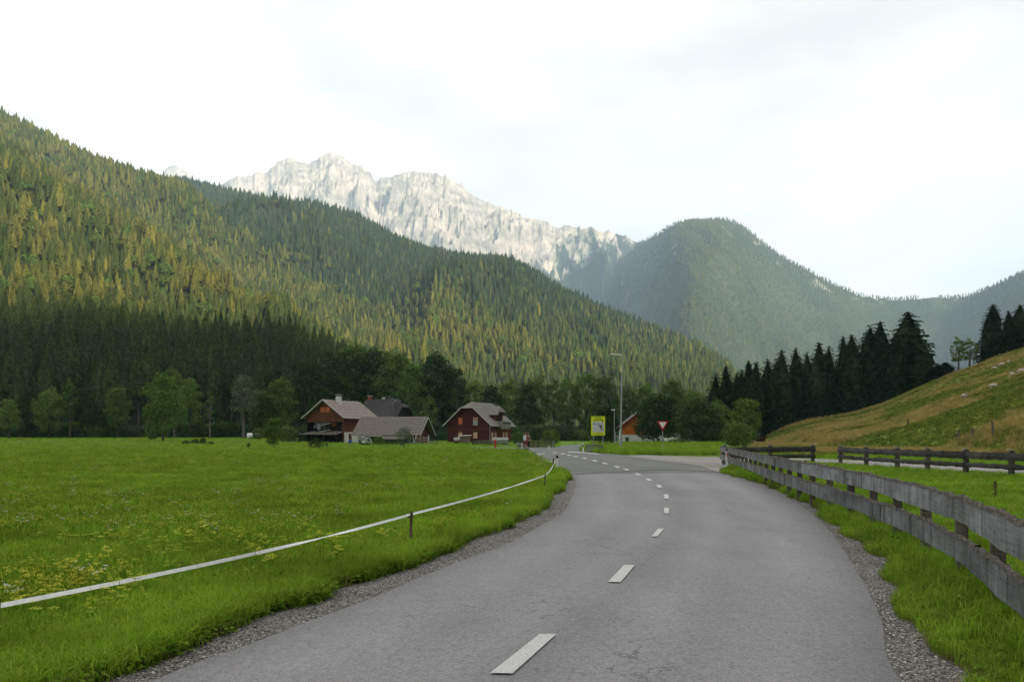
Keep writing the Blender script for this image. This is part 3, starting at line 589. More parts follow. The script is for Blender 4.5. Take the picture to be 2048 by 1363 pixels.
# crack and tar seam where new tarmac meets old
m = MB()
sm = smooth(SEAM, 5)
for i in range(len(sm)-1):
    a = Vector((*sm[i], .020)); b = Vector((*sm[i+1], .020)); w = .06+.03*random.random(); m.slab([a+Vector((0, -w, 0)), b+Vector((0, -w, 0)), b+Vector((0, w, 0)), a+Vector((0, w, 0))], .004)
tag(m.build('tar_seam', plain('tar', (.035, .034, .034), .6)), 'dark tar joint across the road', kind='structure')
# painted marks
pm = NT('road_paint'); pv = pm.geo(); pc = pm.ramp(pm.noise(pv, 34, 7, .85), [(.36, (.27, .265, .26)), (.46, (.48, .48, .46)), (.7, (.58, .59, .56))]); PAINT = pm.bsdf(pc, .6, pm.bump(pm.noise(pv, 90, 3), .5, .003))
dash = [[(980, 1352), (1025, 1353), (1113, 1273), (1079, 1273)], [(1216, 1167), (1241, 1168), (1270, 1133), (1248, 1133)], [(1303, 1075), (1315, 1075), (1328, 1059), (1316, 1059)], [(1328, 1028), (1338, 1028), (1338, 1017), (1328, 1017)], [(1329, 998.5), (1338, 998.5), (1336, 989.5), (1327, 989.5)], [(1315, 976), (1325, 976), (1321, 970.5), (1312, 970.5)], [(1296, 962.0), (1305, 962.0), (1299, 957.8), (1290, 957.8)], [(1275, 951), (1284, 950.6), (1276, 947), (1268, 947.2)], [(1253, 941.0), (1260, 940.4), (1252, 937.6), (1245, 938)], [(1234, 935.6), (1242, 935), (1233, 931.8), (1227, 932.2)], [(1210, 928.4), (1217, 928), (1209, 925), (1202, 925.5)], [(1189, 923), (1197, 922.4), (1189, 919.9), (1182, 920.4)], [(1169, 917.8), (1176, 917.2), (1169, 915), (1163, 915.6)], [(1152, 914), (1159, 913.4), (1151, 911.6), (1145, 912.2)], [(1138, 911.2), (1145, 910.6), (1138, 909), (1132, 909.6)], [(1122, 908.4), (1132, 908), (1130, 906.4), (1120, 906.9)], [(1106, 906.2), (1115, 905.8), (1113, 904.6), (1104, 905)]]
for i, q in enumerate(dash):
    o = poly_obj('road_marking', GP(q), .026, PAINT, label='white painted centre dash on the road')
for q, l in (([(1135, 904.4), (1160, 905.3), (1200, 908.8), (1196, 907.0), (1160, 903.8), (1138, 903.0)], 'white give-way line across the branch road mouth'), ([(1076, 908.6), (1090, 908.2), (1088, 906.8), (1074, 907.2)], 'white edge mark at the far bend'), ([(1087, 921.5), (1100, 921.3), (1097, 919.6), (1085, 919.9)], 'white edge mark beside the reflector post')):
    poly_obj('edge_marking', GP(q), .028, PAINT, label=l)
# gravel shoulders
gm = NT('gravel'); gv = gm.geo(); vv = gm.n('ShaderNodeTexVoronoi'); vv.inputs['Scale'].default_value = 60; gm.l(gv, vv.inputs['Vector'])
v2 = gm.n('ShaderNodeTexVoronoi'); v2.inputs['Scale'].default_value = 90; gm.l(gv, v2.inputs['Vector'])
gc = gm.ramp(gm.n('ShaderNodeSeparateColor').outputs[0], [(0, (.10, .095, .088)), (.4, (.19, .175, .16)), (.75, (.28, .265, .245)), (1, (.42, .40, .38))])
gm.l(vv.outputs['Color'], [n for n in gm.t.nodes if n.type == 'SEPARATE_COLOR'][0].inputs[0])
gc = gm.mix(1.0, gc, gm.ramp(gm.noise(gv, 2.0, 4), [(.3, (.75,)*3), (.7, (1.15,)*3)]), 'MULTIPLY')
GRAV = gm.bsdf(gc, .9, gm.bump(gm.math('ADD', vv.outputs[0], gm.math('MULTIPLY', v2.outputs[0], .5)), 1.0, .02), spec=.2)
gl_out = [(-4.1, -12), (-4.1, -4), (-3.7, 0), (-3.25, 3)]+GP([(190, 1368), (342, 1305), (513, 1240), (649, 1192), (739, 1158), (893, 1103), (944, 1080), (1030, 1045), (1088, 1011), (1115, 980), (1133, 960), (1130, 949), (1121, 941), (1105, 932), (1087, 922)])
gr_out = [(3.0, -12), (3.1, -4), (2.8, 0), (2.75, 3)]+GP([(1919, 1363), (1884, 1324), (1868, 1276), (1843, 1245), (1818, 1191), (1780, 1140), (1700, 1066), (1668, 1045), (1625, 1012), (1573, 986), (1532, 968), (1482, 955), (1430, 939)])
def wob(pts, a, seed): return [(p[0]+(float(vnoise(np.array(p[0]*1.7+seed), np.array(p[1]*1.7)))-.5)*a, p[1]) for p in pts]
SGL = wob(smooth(gl_out, 8), .34, 3); SGR = wob(smooth(gr_out, 8), .40, 9)
inl = smooth(road_left, 8); inr = smooth(road_right, 8)
poly_obj('gravel_verge', SGL+GP([(1089, 921)])+[(p[0]+.05, p[1]) for p in inl[::-1]], .005, GRAV, label='strip of grey gravel along the left road edge')
poly_obj('gravel_verge', SGR+[(p[0]-.05, p[1]) for p in inr[::-1]], .005, GRAV, label='strip of grey gravel along the right road edge')

def inside(poly, x, y):
    x = np.asarray(x); y = np.asarray(y); c = np.zeros(x.shape, bool); n = len(poly); j = n-1
    for i in range(n):
        xi, yi = poly[i]; xj, yj = poly[j]
        if yi != yj: c ^= ((yi > y) != (yj > y)) & (x < (xj-xi)*(y-yi)/(yj-yi)+xi)
        j = i
    return c
NEARP = SGL+GP([(1089, 921), (1436, 944)])+SGR[::-1]
PAVED = [NEARP, OLD, SIDE]
def paved(x, y):
    c = np.zeros(np.shape(x), bool)
    for p in PAVED: c |= inside(p, x, y)
    return c
# loose stones on the shoulders
def stone_mesh(seed):
    r = random.Random(seed); bm = bmesh.new(); bmesh.ops.create_icosphere(bm, subdivisions=1, radius=1)
    for v in bm.verts: v.co = v.co*r.uniform(.7, 1.15); v.co.z *= .65
    me = bpy.data.meshes.new('pebble'); bm.to_mesh(me); bm.free(); s = NT('pebble_stone'); c = s.ramp(s.rnd(), [(0, (.06, .055, .05)), (.4, (.18, .165, .15)), (.8, (.34, .32, .29)), (1, (.58, .56, .52))]); me.materials.append(s.bsdf(c, .85)); return me
STN = [stone_mesh(i) for i in range(3)]
def band_points(n, outer, inner, y0, y1, p=1.6):
    yo = np.array([q[1] for q in outer]); xo = np.array([q[0] for q in outer]); yi = np.array([q[1] for q in inner]); xi = np.array([q[0] for q in inner])
    y = y0*(y1/y0)**(RNG.random(n)**p); a = np.interp(y, yo, xo); b = np.interp(y, yi, xi); t = RNG.random(n); return a+(b-a)*t, y
gx, gy = band_points(15000, SGL[:-40], inl, 2.5, 20); gx2, gy2 = band_points(15000, SGR, inr, 2.5, 20)
gx = np.concatenate([gx, gx2]); gy = np.concatenate([gy, gy2]); k = len(gx)
scatter('loose_gravel', np.stack([gx, gy, np.full(k, .009)], -1), RNG.random(k)*6.28, RNG.gamma(3, .0014, k)+.002, RNG.integers(0, 3, k), STN, 'loose grey stones on the gravel road shoulders')
k = 500; x = RNG.uniform(-2.5, 6, k); y = RNG.uniform(4, 22, k); ok = inside(SL+SR[::-1], x, y); x, y = x[ok], y[ok]; k = len(x)
scatter('road_grit', np.stack([x, y, np.full(k, .014)], -1), RNG.random(k)*6.28, RNG.uniform(.002, .006, k), RNG.integers(0, 3, k), STN, 'a few stray grit stones lying on the tarmac')

# ------------------------------------------------------------------ grass
def blade_tuft(seed, n, h, spread, w, flop=.5, mat=None):
    r = np.random.default_rng(seed); V = []; Fc = []
    for i in range(n):
        a = r.random()*6.28; q = r.random()**.6*spread; bx_, by_ = math.cos(a)*q, math.sin(a)*q; hh = h*r.uniform(.5, 1.15); d = r.random()*6.28; fl_ = flop*hh*r.uniform(.2, 1.2)
        dx, dy = math.cos(d), math.sin(d); px, py = -dy*w/2, dx*w/2; i0 = len(V)
        V += [(bx_-px, by_-py, -.02), (bx_+px, by_+py, -.02), (bx_+dx*fl_*.35+px*.8, by_+dy*fl_*.35+py*.8, hh*.6), (bx_+dx*fl_*.35-px*.8, by_+dy*fl_*.35-py*.8, hh*.6), (bx_+dx*fl_, by_+dy*fl_, hh*(1-.25*flop))]
        Fc += [(i0, i0+1, i0+2), (i0, i0+2, i0+3), (i0+3, i0+2, i0+4)]
    return npmesh('tuft', V, Fc, mat)
def leafy_tuft(seed, n, h, spread, leaf, mat):
    r = np.random.default_rng(seed); V = []; Fc = []
    for i in range(n):
        a = r.random()*6.28; q = r.random()**.5*spread; c = np.array([math.cos(a)*q, math.sin(a)*q, h*r.uniform(.15, 1)]); nrm = np.array([r.normal()*.5, r.normal()*.5, 1.]); nrm /= np.linalg.norm(nrm)
        t = np.cross(nrm, r.normal(size=3)); t /= np.linalg.norm(t); b = np.cross(nrm, t); s = leaf*r.uniform(.5, 1.3); i0 = len(V)
        V += [c-t*s, c-b*s*.5, c+t*s, c+b*s*.5]; Fc += [(i0, i0+1, i0+2), (i0, i0+2, i0+3)]
    return npmesh('leafy_tuft', V, Fc, mat)
def grassmat(name, a, b, c, tr=.35):
    m = NT(name); base = m.ramp(m.rnd(), [(0, a), (.5, b), (1, c)]); n = m.noise(m.geo(), .5, 4); base = m.mix(1.0, base, m.ramp(n, [(.35, (.72,)*3), (.65, (1.25,)*3)]), 'MULTIPLY'); return m.leaf(base, tr)
GR = grassmat('grass_blades', (.165, .31, .024), (.235, .385, .032), (.33, .44, .055))
GD = grassmat('deep_green_grass', (.095, .18, .014), (.13, .22, .018), (.18, .27, .026))
GY = grassmat('dry_grass', (.16, .17, .05), (.24, .20, .08), (.26, .17, .08))
GL = grassmat('broad_weed_leaves', (.11, .20, .020), (.15, .25, .026), (.19, .29, .034))
TUF = [blade_tuft(1, 26, .17, .10, .006, .5, GR), blade_tuft(2, 22, .22, .10, .007, .9, GR), blade_tuft(3, 22, .14, .12, .006, .7, GD), leafy_tuft(4, 26, .10, .12, .030, GL), blade_tuft(5, 14, .30, .08, .005, .6, GR), blade_tuft(6, 26, .16, .12, .006, 1.2, GY), leafy_tuft(7, 24, .15, .13, .026, GL)]
def field_points(n, t0, t1, d0, d1, p=2.0):
    """density falls with distance so that the cover looks the same"""
    D = d0*(d1/d0)**(RNG.random(n)**.9); t = RNG.uniform(t0, t1, n); return t*D, D
def left_edge_x(y): return np.interp(y, [q[1] for q in SGL], [q[0] for q in SGL])
def right_edge_x(y): return np.interp(y, [q[1] for q in SGR], [q[0] for q in SGR])
def put_grass(name, x, y, wts, smin, smax, label, hz=1.0, grow=.020, meshes=None):
    ok = ~paved(x, y); x, y = x[ok], y[ok]; n = len(x); z = terr(x, y); w = np.array(wts, float); idx = RNG.choice(len(w), n, p=w/w.sum())
    s = RNG.uniform(smin, smax, n)*(1+grow*y); sc = np.stack([s*1.0, s*1.0, s*hz], -1)
    return scatter(name, np.stack([x, y, z], -1), RNG.random(n)*6.28, sc, idx, meshes or TUF, label, tilt=RNG.normal(size=(n, 2))*.12)
x, y = field_points(90000, -.70, .07, 3.6, 80)
put_grass('meadow_grass', x, y, [5, 4, 3, 3, 1.0, .15, 1], .55, 1.05, 'lush green meadow grass left of the road', .8)
x = RNG.uniform(-.72, .06, 26000); y = RNG.uniform(60, 200, 26000); 
put_grass('far_meadow_grass', x*y, y, [5, 4, 2, 1, 1, .2, 1], .5, .9, 'far part of the mown green meadow', .35, .020)
# taller fringe along the left verge
n = 15000; y = 2.6*(34/2.6)**(RNG.random(n)**.8); x = left_edge_x(y)-np.abs(RNG.normal(0, .30, n))*(1+y*.02)+RNG.normal(0, .05, n)
put_grass('left_verge_grass', x, y, [5, 7, 4, 2.5, 2, 1.6, 2.4], .65, 1.2, 'longer grass and weeds fringing the left gravel verge', .85, .012)
# right verge: between shoulder and fence
n = 30000; y = 2.6*(42/2.6)**(RNG.random(n)**.8); x = right_edge_x(y)+RNG.uniform(0, 1, n)**1.0*(1.6+.02*y)
put_grass('right_verge_grass', x, y, [4, 4, 9, 3, .6, 2.6, 1.5], .36, .75, 'dark green grass between the gravel and the plank fence', 1.0, .015)
n = 7500; y = 3*(40/3)**RNG.random(n); x = right_edge_x(y)+RNG.uniform(-.16, .5, n)*RNG.random(n)**.6
put_grass('dry_edge_grass', x, y, [3, 2, 1, 1, 0, 7, 1], .35, .65, 'short yellowed grass creeping over the right gravel edge', .7, .01)
# paddock beyond the fence
n = 60000; u = RNG.uniform(1440, 3300, n); D = 5*(62/5)**(RNG.random(n)**.75); x = (u-1024)/F*D; ok = (x > right_edge_x(np.minimum(D, 38))+1.2); x, D = x[ok], D[ok]
put_grass('paddock_grass', x, D, [6, 3, 2, 2, .4, .2, .6], .45, .9, 'short bright green paddock grass behind the plank fence', .8, .018)
# island bank between branch road and side road, tall grass
n = 9000; u = RNG.uniform(1150, 1450, n); D = RNG.uniform(60, 125, n); x = (u-1024)/F*D
put_grass('junction_bank_grass', x, D, [4, 6, 1, 1, 4, 1.6, 2], 1.0, 1.9, 'rank grass bank in the fork of the roads', 1.15, .006)
n = 3000; u = RNG.uniform(1180, 1440, n); D = RNG.uniform(62, 66, n)+(1440-u)*.03; put_grass('yellowed_bank_edge', (u-1024)/F*D, D, [1, 1, 0, 0, 0, 8, 0], 1.0, 1.5, 'yellow dried grass along the side road edge', .5, .004)
# pasture on the hill
n = 30000; u = RNG.uniform(1500, 2150, n); D = RNG.uniform(60, 168, n); x = (u-1024)/F*D; dry = fbm(x*.06, D*.10, 4, 66); 
ok = ~paved(x, D); x, D, dry = x[ok], D[ok], dry[ok]; z = terr(x, D); w = np.clip((dry-.475)*6, 0, 1); idx = np.where(RNG.random(len(x)) < w*.9, 5, np.where(RNG.random(len(x)) < .5, 0, 2)); s = RNG.uniform(1.6, 3.2, len(x))*(1+.3*w)
HG = [blade_tuft(31, 26, .17, .13, .010, .6, grassmat('pasture_grass', (.15, .21, .034), (.20, .25, .042), (.26, .27, .05))), TUF[1], blade_tuft(33, 22, .15, .14, .012, .7, grassmat('pasture_weeds', (.08, .12, .022), (.10, .15, .026), (.13, .17, .03))), TUF[3], TUF[4], blade_tuft(35, 24, .22, .13, .008, .4, grassmat('straw_grass', (.32, .27, .08), (.42, .32, .11), (.46, .34, .14)))]
scatter('pasture_grass', np.stack([x, D, z], -1), RNG.random(len(x))*6.28, np.stack([s, s, s*.75], -1), idx, HG, 'dry yellow-green pasture grass on the right hillside')
# flowers of the meadow
def umbel(seed, h, r_, n, mat, stem):
    r = np.random.default_rng(seed); m = MB(); m.tube([(0, 0, 0), (r.normal()*.02, r.normal()*.02, h*.6), (0, 0, h*.8)], .0025, 3, False)
    heads = [(r.normal()*r_*.9, r.normal()*r_*.9, h*(.86+.18*r.random())) for _ in range(5)]
    for c in heads: m.tube([(0, 0, h*.7), c], .0018, 3, False)
    nf = len(m.f)
    for c in heads:
        for i in range(n):
            a = r.random()*6.28; q = r_*.42*r.random()**.5; s = .006*r.uniform(.7, 1.5); p = (c[0]+math.cos(a)*q, c[1]+math.sin(a)*q, c[2]+r.normal()*.004); j = len(m.v)
            m.v += [(p[0]-s, p[1], p[2]), (p[0], p[1]-s, p[2]+.002), (p[0]+s, p[1], p[2]), (p[0], p[1]+s, p[2]+.002)]; m.f.append((j, j+1, j+2, j+3))
    me = m.mesh('umbel_flower', stem); me.materials.append(mat); mi = np.zeros(len(m.f), np.int32); mi[nf:] = 1; me.polygons.foreach_set('material_index', mi); return me
YF = NT('yellow_petals').bsdf((.55, .48, .03), .8); YG = NT('yellow_green_umbels').bsdf((.50, .50, .035), .8); WF = NT('white_petals').bsdf((.75, .75, .68), .8)
FL = [umbel(1, .48, .065, 22, YG, GR), umbel(2, .38, .05, 18, YG, GR), umbel(3, .58, .08, 24, YG, GR), umbel(4, .26, .03, 5, YF, GR), umbel(5, .30, .05, 9, WF, GR)]
# patches where the yellow umbels crowd, from the photo
pt = []
for (u, v, du, dv, n) in ((180, 1120, 130, 30, 120), (330, 1085, 120, 22, 130), (560, 1075, 110, 20, 130), (660, 1080, 90, 16, 80), (40, 1220, 60, 25, 26), (60, 1270, 60, 30, 14), (30, 1320, 40, 25, 8), (250, 1200, 160, 40, 22), (720, 1060, 60, 14, 40), (120, 1160, 100, 20, 40)):
    for _ in range(int(n*.28)):
        a, b = random.gauss(u, du*1.1), random.gauss(v, dv*1.0); zt = .45; D = (EYE-zt)*F/max(b-HV, 30); pt.append(((a-1024)/F*D, D))
pt = np.array(pt); ok = ~paved(pt[:, 0], pt[:, 1]) & (pt[:, 0] < left_edge_x(pt[:, 1])-.25) & (pt[:, 1] > 3.2); pt = pt[ok]; k = len(pt)
scatter('yellow_umbel_flowers', np.stack([pt[:, 0], pt[:, 1], np.zeros(k)], -1), RNG.random(k)*6.28, RNG.uniform(.75, 1.1, k), RNG.integers(0, 3, k), FL, 'yellow-green umbel flowers standing in the meadow by the tape', tilt=RNG.normal(size=(k, 2))*.1)
x, y = field_points(9000, -.70, .06, 5, 110); k0 = fbm(x*.25, y*.12, 3, 77) > .46; x, y = x[k0], y[k0]; ok = ~paved(x, y) & (x < left_edge_x(np.minimum(y, 45))-.2); x, y = x[ok], y[ok]; k = len(x)
scatter('meadow_flowers', np.stack([x, y, terr(x, y)], -1), RNG.random(k)*6.28, RNG.uniform(.8, 1.2, k)*(1+y*.012), np.where(RNG.random(k) < .93, 3, 4), FL, 'small yellow and white flowers dotted over the meadow')
n = 300; u = RNG.uniform(1650, 2100, n); D = RNG.uniform(8, 30, n); x = (u-1024)/F*D; ok = x > right_edge_x(D)+1.6; x, D = x[ok], D[ok]; k = len(x)
scatter('paddock_flowers', np.stack([x, D, np.zeros(k)], -1), RNG.random(k)*6.28, RNG.uniform(.4, .7, k), RNG.integers(3, 5, k), FL, 'tiny pale flowers in the paddock grass')
# ------------------------------------------------------------------ wood and metal
def woodmat(name, a, b, c, streak=(5, 5, .5), grain=(1.2, 1.2, 55), st=.6, bmp=.01):
    m = NT(name); base = m.ramp(m.noise(m.geo((1.2, 1.2, 2)), 1.0, 5), [(.3, a), (.5, b), (.7, c)])
    s_ = m.noise(m.geo(streak), 1.0, 7, .75); base = m.mix(st, base, m.ramp(s_, [(.34, (.10,)*3), (.43, (.75,)*3), (.52, (1.0,)*3), (.66, (1.35,)*3)]), 'MULTIPLY')
    base = m.mix(1.0, base, m.ramp(m.rnd(), [(0, (.70,)*3), (.5, (.95, .94, .92)), (1, (1.22, 1.23, 1.25))]), 'MULTIPLY'); kn = m.n('ShaderNodeTexVoronoi'); kn.inputs['Scale'].default_value = 1.0; m.l(m.geo((2.6, 2.6, 7)), kn.inputs['Vector']); base = m.mix(.8, base, m.ramp(kn.outputs['Distance'], [(.03, (.25, .22, .2)), (.10, (.8,)*3), (.14, (1,)*3)]), 'MULTIPLY')
    g_ = m.noise(m.geo(grain), 1.0, 5, .7); base = m.mix(.7, base, m.ramp(g_, [(.3, (.62,)*3), (.65, (1.15,)*3)]), 'MULTIPLY')
    return m.bsdf(base, .88, m.bump(m.math('ADD', g_, s_), .6, bmp), spec=.15)
WG = woodmat('weathered_grey_wood', (.13, .13, .126), (.20, .203, .203), (.29, .297, .30), (7, 7, 1.1), (2, 2, 50), .9)
WD = woodmat('dark_aged_wood', (.045, .042, .040), (.070, .064, .058), (.10, .092, .082), (3, 3, 1))
WP = woodmat('brown_post_wood', (.085, .072, .058), (.12, .10, .078), (.16, .135, .105), (8, 8, 1))
BK = plain('lichen_bark', (.115, .098, .082), .95, var=.55, sc=30, bump=.02)
ZINC = plain('zinc', (.42, .43, .44), .5, .6, var=.1)
GALV = plain('galvanised_steel', (.33, .35, .36), .5, .5, var=.12)
WHITE = plain('white_plastic', (.74, .74, .72), .5, var=.05, sc=9); BLACK = plain('black_plastic', (.018, .018, .020), .5); RED = plain('signal_red', (.50, .018, .022), .45, var=.05)
ROPE = plain('white_tape', (.80, .80, .77), .6, var=.1, sc=20); STAKE = woodmat('stake_wood', (.09, .055, .035), (.13, .08, .05), (.19, .13, .09), (20, 20, 2))

# ------------------------------------------------------------------ the plank fence on the right
FC = smooth([(1.9, -2.5), (2.3, 0), (2.9, 3), (3.88, 6.06), (4.38, 7.36), (4.99, 9.28), (6.02, 13.7), (6.75, 18.4), (8.3, 26.7), (9.85, 35), (11.2, 42.7)], 24)
FC = [Vector((p[0], p[1], 0)) for p in FC]; AL = [0]
for i in range(1, len(FC)): AL.append(AL[-1]+(FC[i]-FC[i-1]).length)
def fpt(s):
    s = min(max(s, 0), AL[-1]-1e-3); i = max(j for j in range(len(AL)) if AL[j] <= s); i = min(i, len(FC)-2); t = (s-AL[i])/(AL[i+1]-AL[i]); p = FC[i].lerp(FC[i+1], t); d = (FC[i+1]-FC[i]).normalized(); return p, d, Vector((d.y, -d.x, 0))
def s_of_y(y): return float(np.interp(y, [p.y for p in FC], AL))
fence = empty('plank_fence', FC[0], 0, 'weathered grey plank fence with rough bark edges curving along the right verge', 'fence'); fl0 = Vector(FC[0])
def board(s0, s1, z0, z1, seed, off, tilt=0.0):
    n = max(12, int((s1-s0)/.045)) if s0 < 22 else max(12, int((s1-s0)/.12)); V = []; r = random.Random(seed)
    S = np.linspace(s0, s1, n); top = (fbm(S*1.1, S*0+seed, 3, seed)-.5)*.045+(fbm(S*9, S*0+seed, 3, seed+9)-.5)*.028; bot = (fbm(S*.9, S*0+seed+40, 3, seed+3)-.5)*.035+(fbm(S*7, S*0, 2, seed+19)-.5)*.018
    wav = (fbm(S*.8, S*0+seed+80, 2, seed+5)-.5)*.03; m = MB(); bk = MB()
    for i, s in enumerate(S):
        p, d, nn = fpt(s); p = p-fl0; zt = z1+top[i]+tilt*(s-s0); zb = z0+bot[i]+tilt*(s-s0); a = -nn*(off+wav[i]); b_ = a-nn*.036
        a_, c_ = p+b_, p+a
        m.v += [tuple(a_+Vector((0, 0, zb))), tuple(a_+Vector((0, 0, (zb+zt)/2))), tuple(a_+Vector((0, 0, zt))), tuple(c_+Vector((0, 0, zt))), tuple(c_+Vector((0, 0, zb)))]
        if i:
            for k in range(5): m.f.append(((i-1)*5+k, i*5+k, i*5+(k+1) % 5, (i-1)*5+(k+1) % 5))
        h = .006+.034*r.random()**1.5; w0, w1 = .002+.022*r.random()**2, .003+.016*r.random()
        bk.v += [tuple(a_-nn*w0+Vector((0, 0, zt-.014*r.random()))), tuple(a_-nn*w0*.3+Vector((0, 0, zt+h))), tuple(c_+nn*w1*.5+Vector((0, 0, zt+h*r.uniform(.4, 1.2)))), tuple(c_+nn*w1+Vector((0, 0, zt-.01)))]
        if i:
            for k in range(3): bk.f.append(((i-1)*4+k, i*4+k, i*4+k+1, (i-1)*4+k+1))
    m.f += [(4, 3, 2, 1, 0), tuple((n-1)*5+k for k in range(5))]
    o = m.build('plank', WG, fence); bk.build('bark_edge', BK, o); return o
s = 0.2; i = 0
jt = [s_of_y(4.0), s_of_y(8.9), s_of_y(13.6), s_of_y(18.3), s_of_y(22.8), s_of_y(28), s_of_y(33), s_of_y(38), AL[-1]]
a = .1
for i, b in enumerate(jt): board(a-.12, b+.12, .69, .94, 11+i, .015+.018*(i % 2), random.uniform(-.002, .002)); a = b
jl = [s_of_y(3.0), s_of_y(7.6), s_of_y(12.3), s_of_y(16.2), s_of_y(21), s_of_y(26), s_of_y(31), s_of_y(36.5), AL[-1]]
a = .1
for i, b in enumerate(jl): board(a-.12, b+.12, .28, .535, 51+i, .015+.018*(i % 2), random.uniform(-.003, .003)); a = b
s = .7
while s < AL[-1]-.2:
    p, d, nn = fpt(s); q = p+nn*.055-fl0; a_ = math.atan2(d.y, d.x); m = MB(); m.box((q.x, q.y, .42), (.10, .11, .92), a_); m.build('post', WP, fence); s += 1.55
n = 9000; ss = RNG.random(n)**1.4*(AL[-1]-.2); FX = np.interp(ss, AL, [p.x for p in FC]); FY = np.interp(ss, AL, [p.y for p in FC]); FX = FX+RNG.normal(.06, .20, n)
put_grass('fence_line_grass', FX, FY, [3, 5, 9, 2, 1, 1.5, 2], .6, 1.15, 'taller unmown grass growing through the foot of the plank fence', 1.25, .006)
# rail fences along the side road
def rail_fence(pts, label, h=.95, zr=((.62, .90), (.28, .47)), cap=True, group=None, dark=WD):
    e = empty('rail_fence', (pts[0][0], pts[0][1], 0), 0, label, 'fence', group); o0 = Vector((pts[0][0], pts[0][1], 0))
    for i, p in enumerate(pts):
        q = Vector((p[0], p[1], 0))-o0; d = Vector((pts[min(i+1, len(pts)-1)][0]-pts[max(i-1, 0)][0], pts[min(i+1, len(pts)-1)][1]-pts[max(i-1, 0)][1], 0)).normalized(); a_ = math.atan2(d.y, d.x)
        m = MB(); m.box((q.x, q.y, h/2-.1), (.15, .17, h+.2), a_); po = m.build('post', WP, e)
        if cap: m = MB(); m.box((q.x, q.y, h+.035), (.21, .24, .02), rot=Matrix.Rotation(a_, 3, 'Z') @ Matrix.Rotation(-.35, 3, 'X')); m.build('cap', ZINC, po)
    for i in range(len(pts)-1):
        a = Vector((pts[i][0], pts[i][1], 0))-o0; b = Vector((pts[i+1][0], pts[i+1][1], 0))-o0; d = (b-a).normalized(); nn = Vector((d.y, -d.x, 0))
        if nn.dot(Vector((0, -1, 0))) < 0 and abs(nn.y) > .5: nn = -nn
        if abs(nn.y) <= .5 and nn.x > 0: nn = -nn
        for j, (z0, z1) in enumerate(zr):
            n = 16; m = MB()
            for k in range(n):
                t = -.04+1.08*k/(n-1); c = a.lerp(b, t)+nn*(.10+.012*(i % 2)); zt = z1+random.uniform(-.02, .02); zb = z0+random.uniform(-.02, .02); bk_ = c-nn*.05
                m.v += [tuple(c+Vector((0, 0, zb))), tuple(c+nn*.03+Vector((0, 0, (zb+zt)/2))), tuple(c+Vector((0, 0, zt))), tuple(bk_+Vector((0, 0, zt))), tuple(bk_+Vector((0, 0, zb)))]
                if k:
                    for w in range(5): m.f.append(((k-1)*5+w, k*5+w, k*5+(w+1) % 5, (k-1)*5+(w+1) % 5))
            m.f += [(4, 3, 2, 1, 0), tuple((n-1)*5+k for k in range(5))]; m.build('rail', dark, e)
    return e
rail_fence([(11.6, 43.4), (14.35, 44.3), (16.95, 44.9)], 'short dark rail fence joining the far end of the plank fence')
rail_fence([(18.15, 44), (17.75, 39.9), (17.85, 36.9), (18.1, 34.7), (18.35, 32.2), (18.75, 29.9), (19.2, 27.4), (19.6, 24.8)], 'long dark rail fence with zinc post caps beside the pale side road')

# ------------------------------------------------------------------ tape fence on the left
def stake(x, y, h, label, r_=.022, mat=None, group='wooden stakes holding the white tape', lean=.02, clip=True):
    e = empty('fence_stake', (x, y, T(x, y)), 0, label, 'stake', group); m = MB(); m.tube([(0, 0, -.15), (lean*.4, 0, h*.6), (lean, 0, h)], [r_, r_*.95, r_*.85], 8); m.build('stick', mat or STAKE, e)
    if clip: m = MB(); m.box((lean-r_-.012, -.01, h-.06), (.03, .03, .035)); m.build('clip', BLACK, e)
    return e
A0 = (-3.30, 5.1, .50); A1 = (-1.43, 11.2, .475); A2 = (.906, 22.2, .455); A3 = (1.80, 33.3, .50); A4 = (1.53, 52, .52); A5 = (1.05, 85, .62); A6 = (.62, 85.5, .62); A7 = (-1.7, 79, .30)
stake(A0[0], A0[1], .55, 'thin dark stake at the lower left edge holding the white tape', .008, BLACK)
stake(A1[0], A1[1], .51, 'short brown stake in the grass nearest the road bend foreground')
stake(A2[0], A2[1], .50, 'brown stake before the gravel where the tape climbs to the reflector post')
stake(A3[0]-.08, A3[1], .60, 'dark stake standing against the white reflector post', .03)
stake(A4[0], A4[1], .56, 'grey stake alone at the road edge beyond the reflector post', .022, WG)
stake(-6.4, 2.0, .55, 'stake beyond the left edge carrying the tape on')
def tape(pts, sag, tw, label, w=.033, seed=1):
    """one ribbon through all points"""
    r = random.Random(seed); m = MB(); k = 0; e = empty('fence_tape', pts[0], 0, label, 'fence tape'); o0 = Vector(pts[0])
    for i in range(len(pts)-1):
        a = Vector(pts[i]); b = Vector(pts[i+1]); L_ = (b-a).length; n = 40
        for j in range(n+(i == len(pts)-2)):
            t = j/n; p = a.lerp(b, t)-Vector((0, 0, sag[i]*4*t*(1-t)))-o0; d = (b-a).normalized(); th = -.40-(1.05*math.exp(-((t-.62)/.10)**2) if tw[i] else 0)-.15*math.sin(t*9+i); up = Vector((0, 0, 1)); sd = d.cross(up).normalized(); q = (up*math.cos(th)+sd*math.sin(th))*w/2; nn = (up*-math.sin(th)+sd*math.cos(th))*.0012
            m.v += [tuple(p+q+nn), tuple(p-q+nn), tuple(p-q-nn), tuple(p+q-nn)]
            if k:
                for w_ in range(4): m.f.append(((k-1)*4+w_, k*4+w_, k*4+(w_+1) % 4, (k-1)*4+(w_+1) % 4))
            k += 1
    m.build('ribbon', ROPE, e); return e
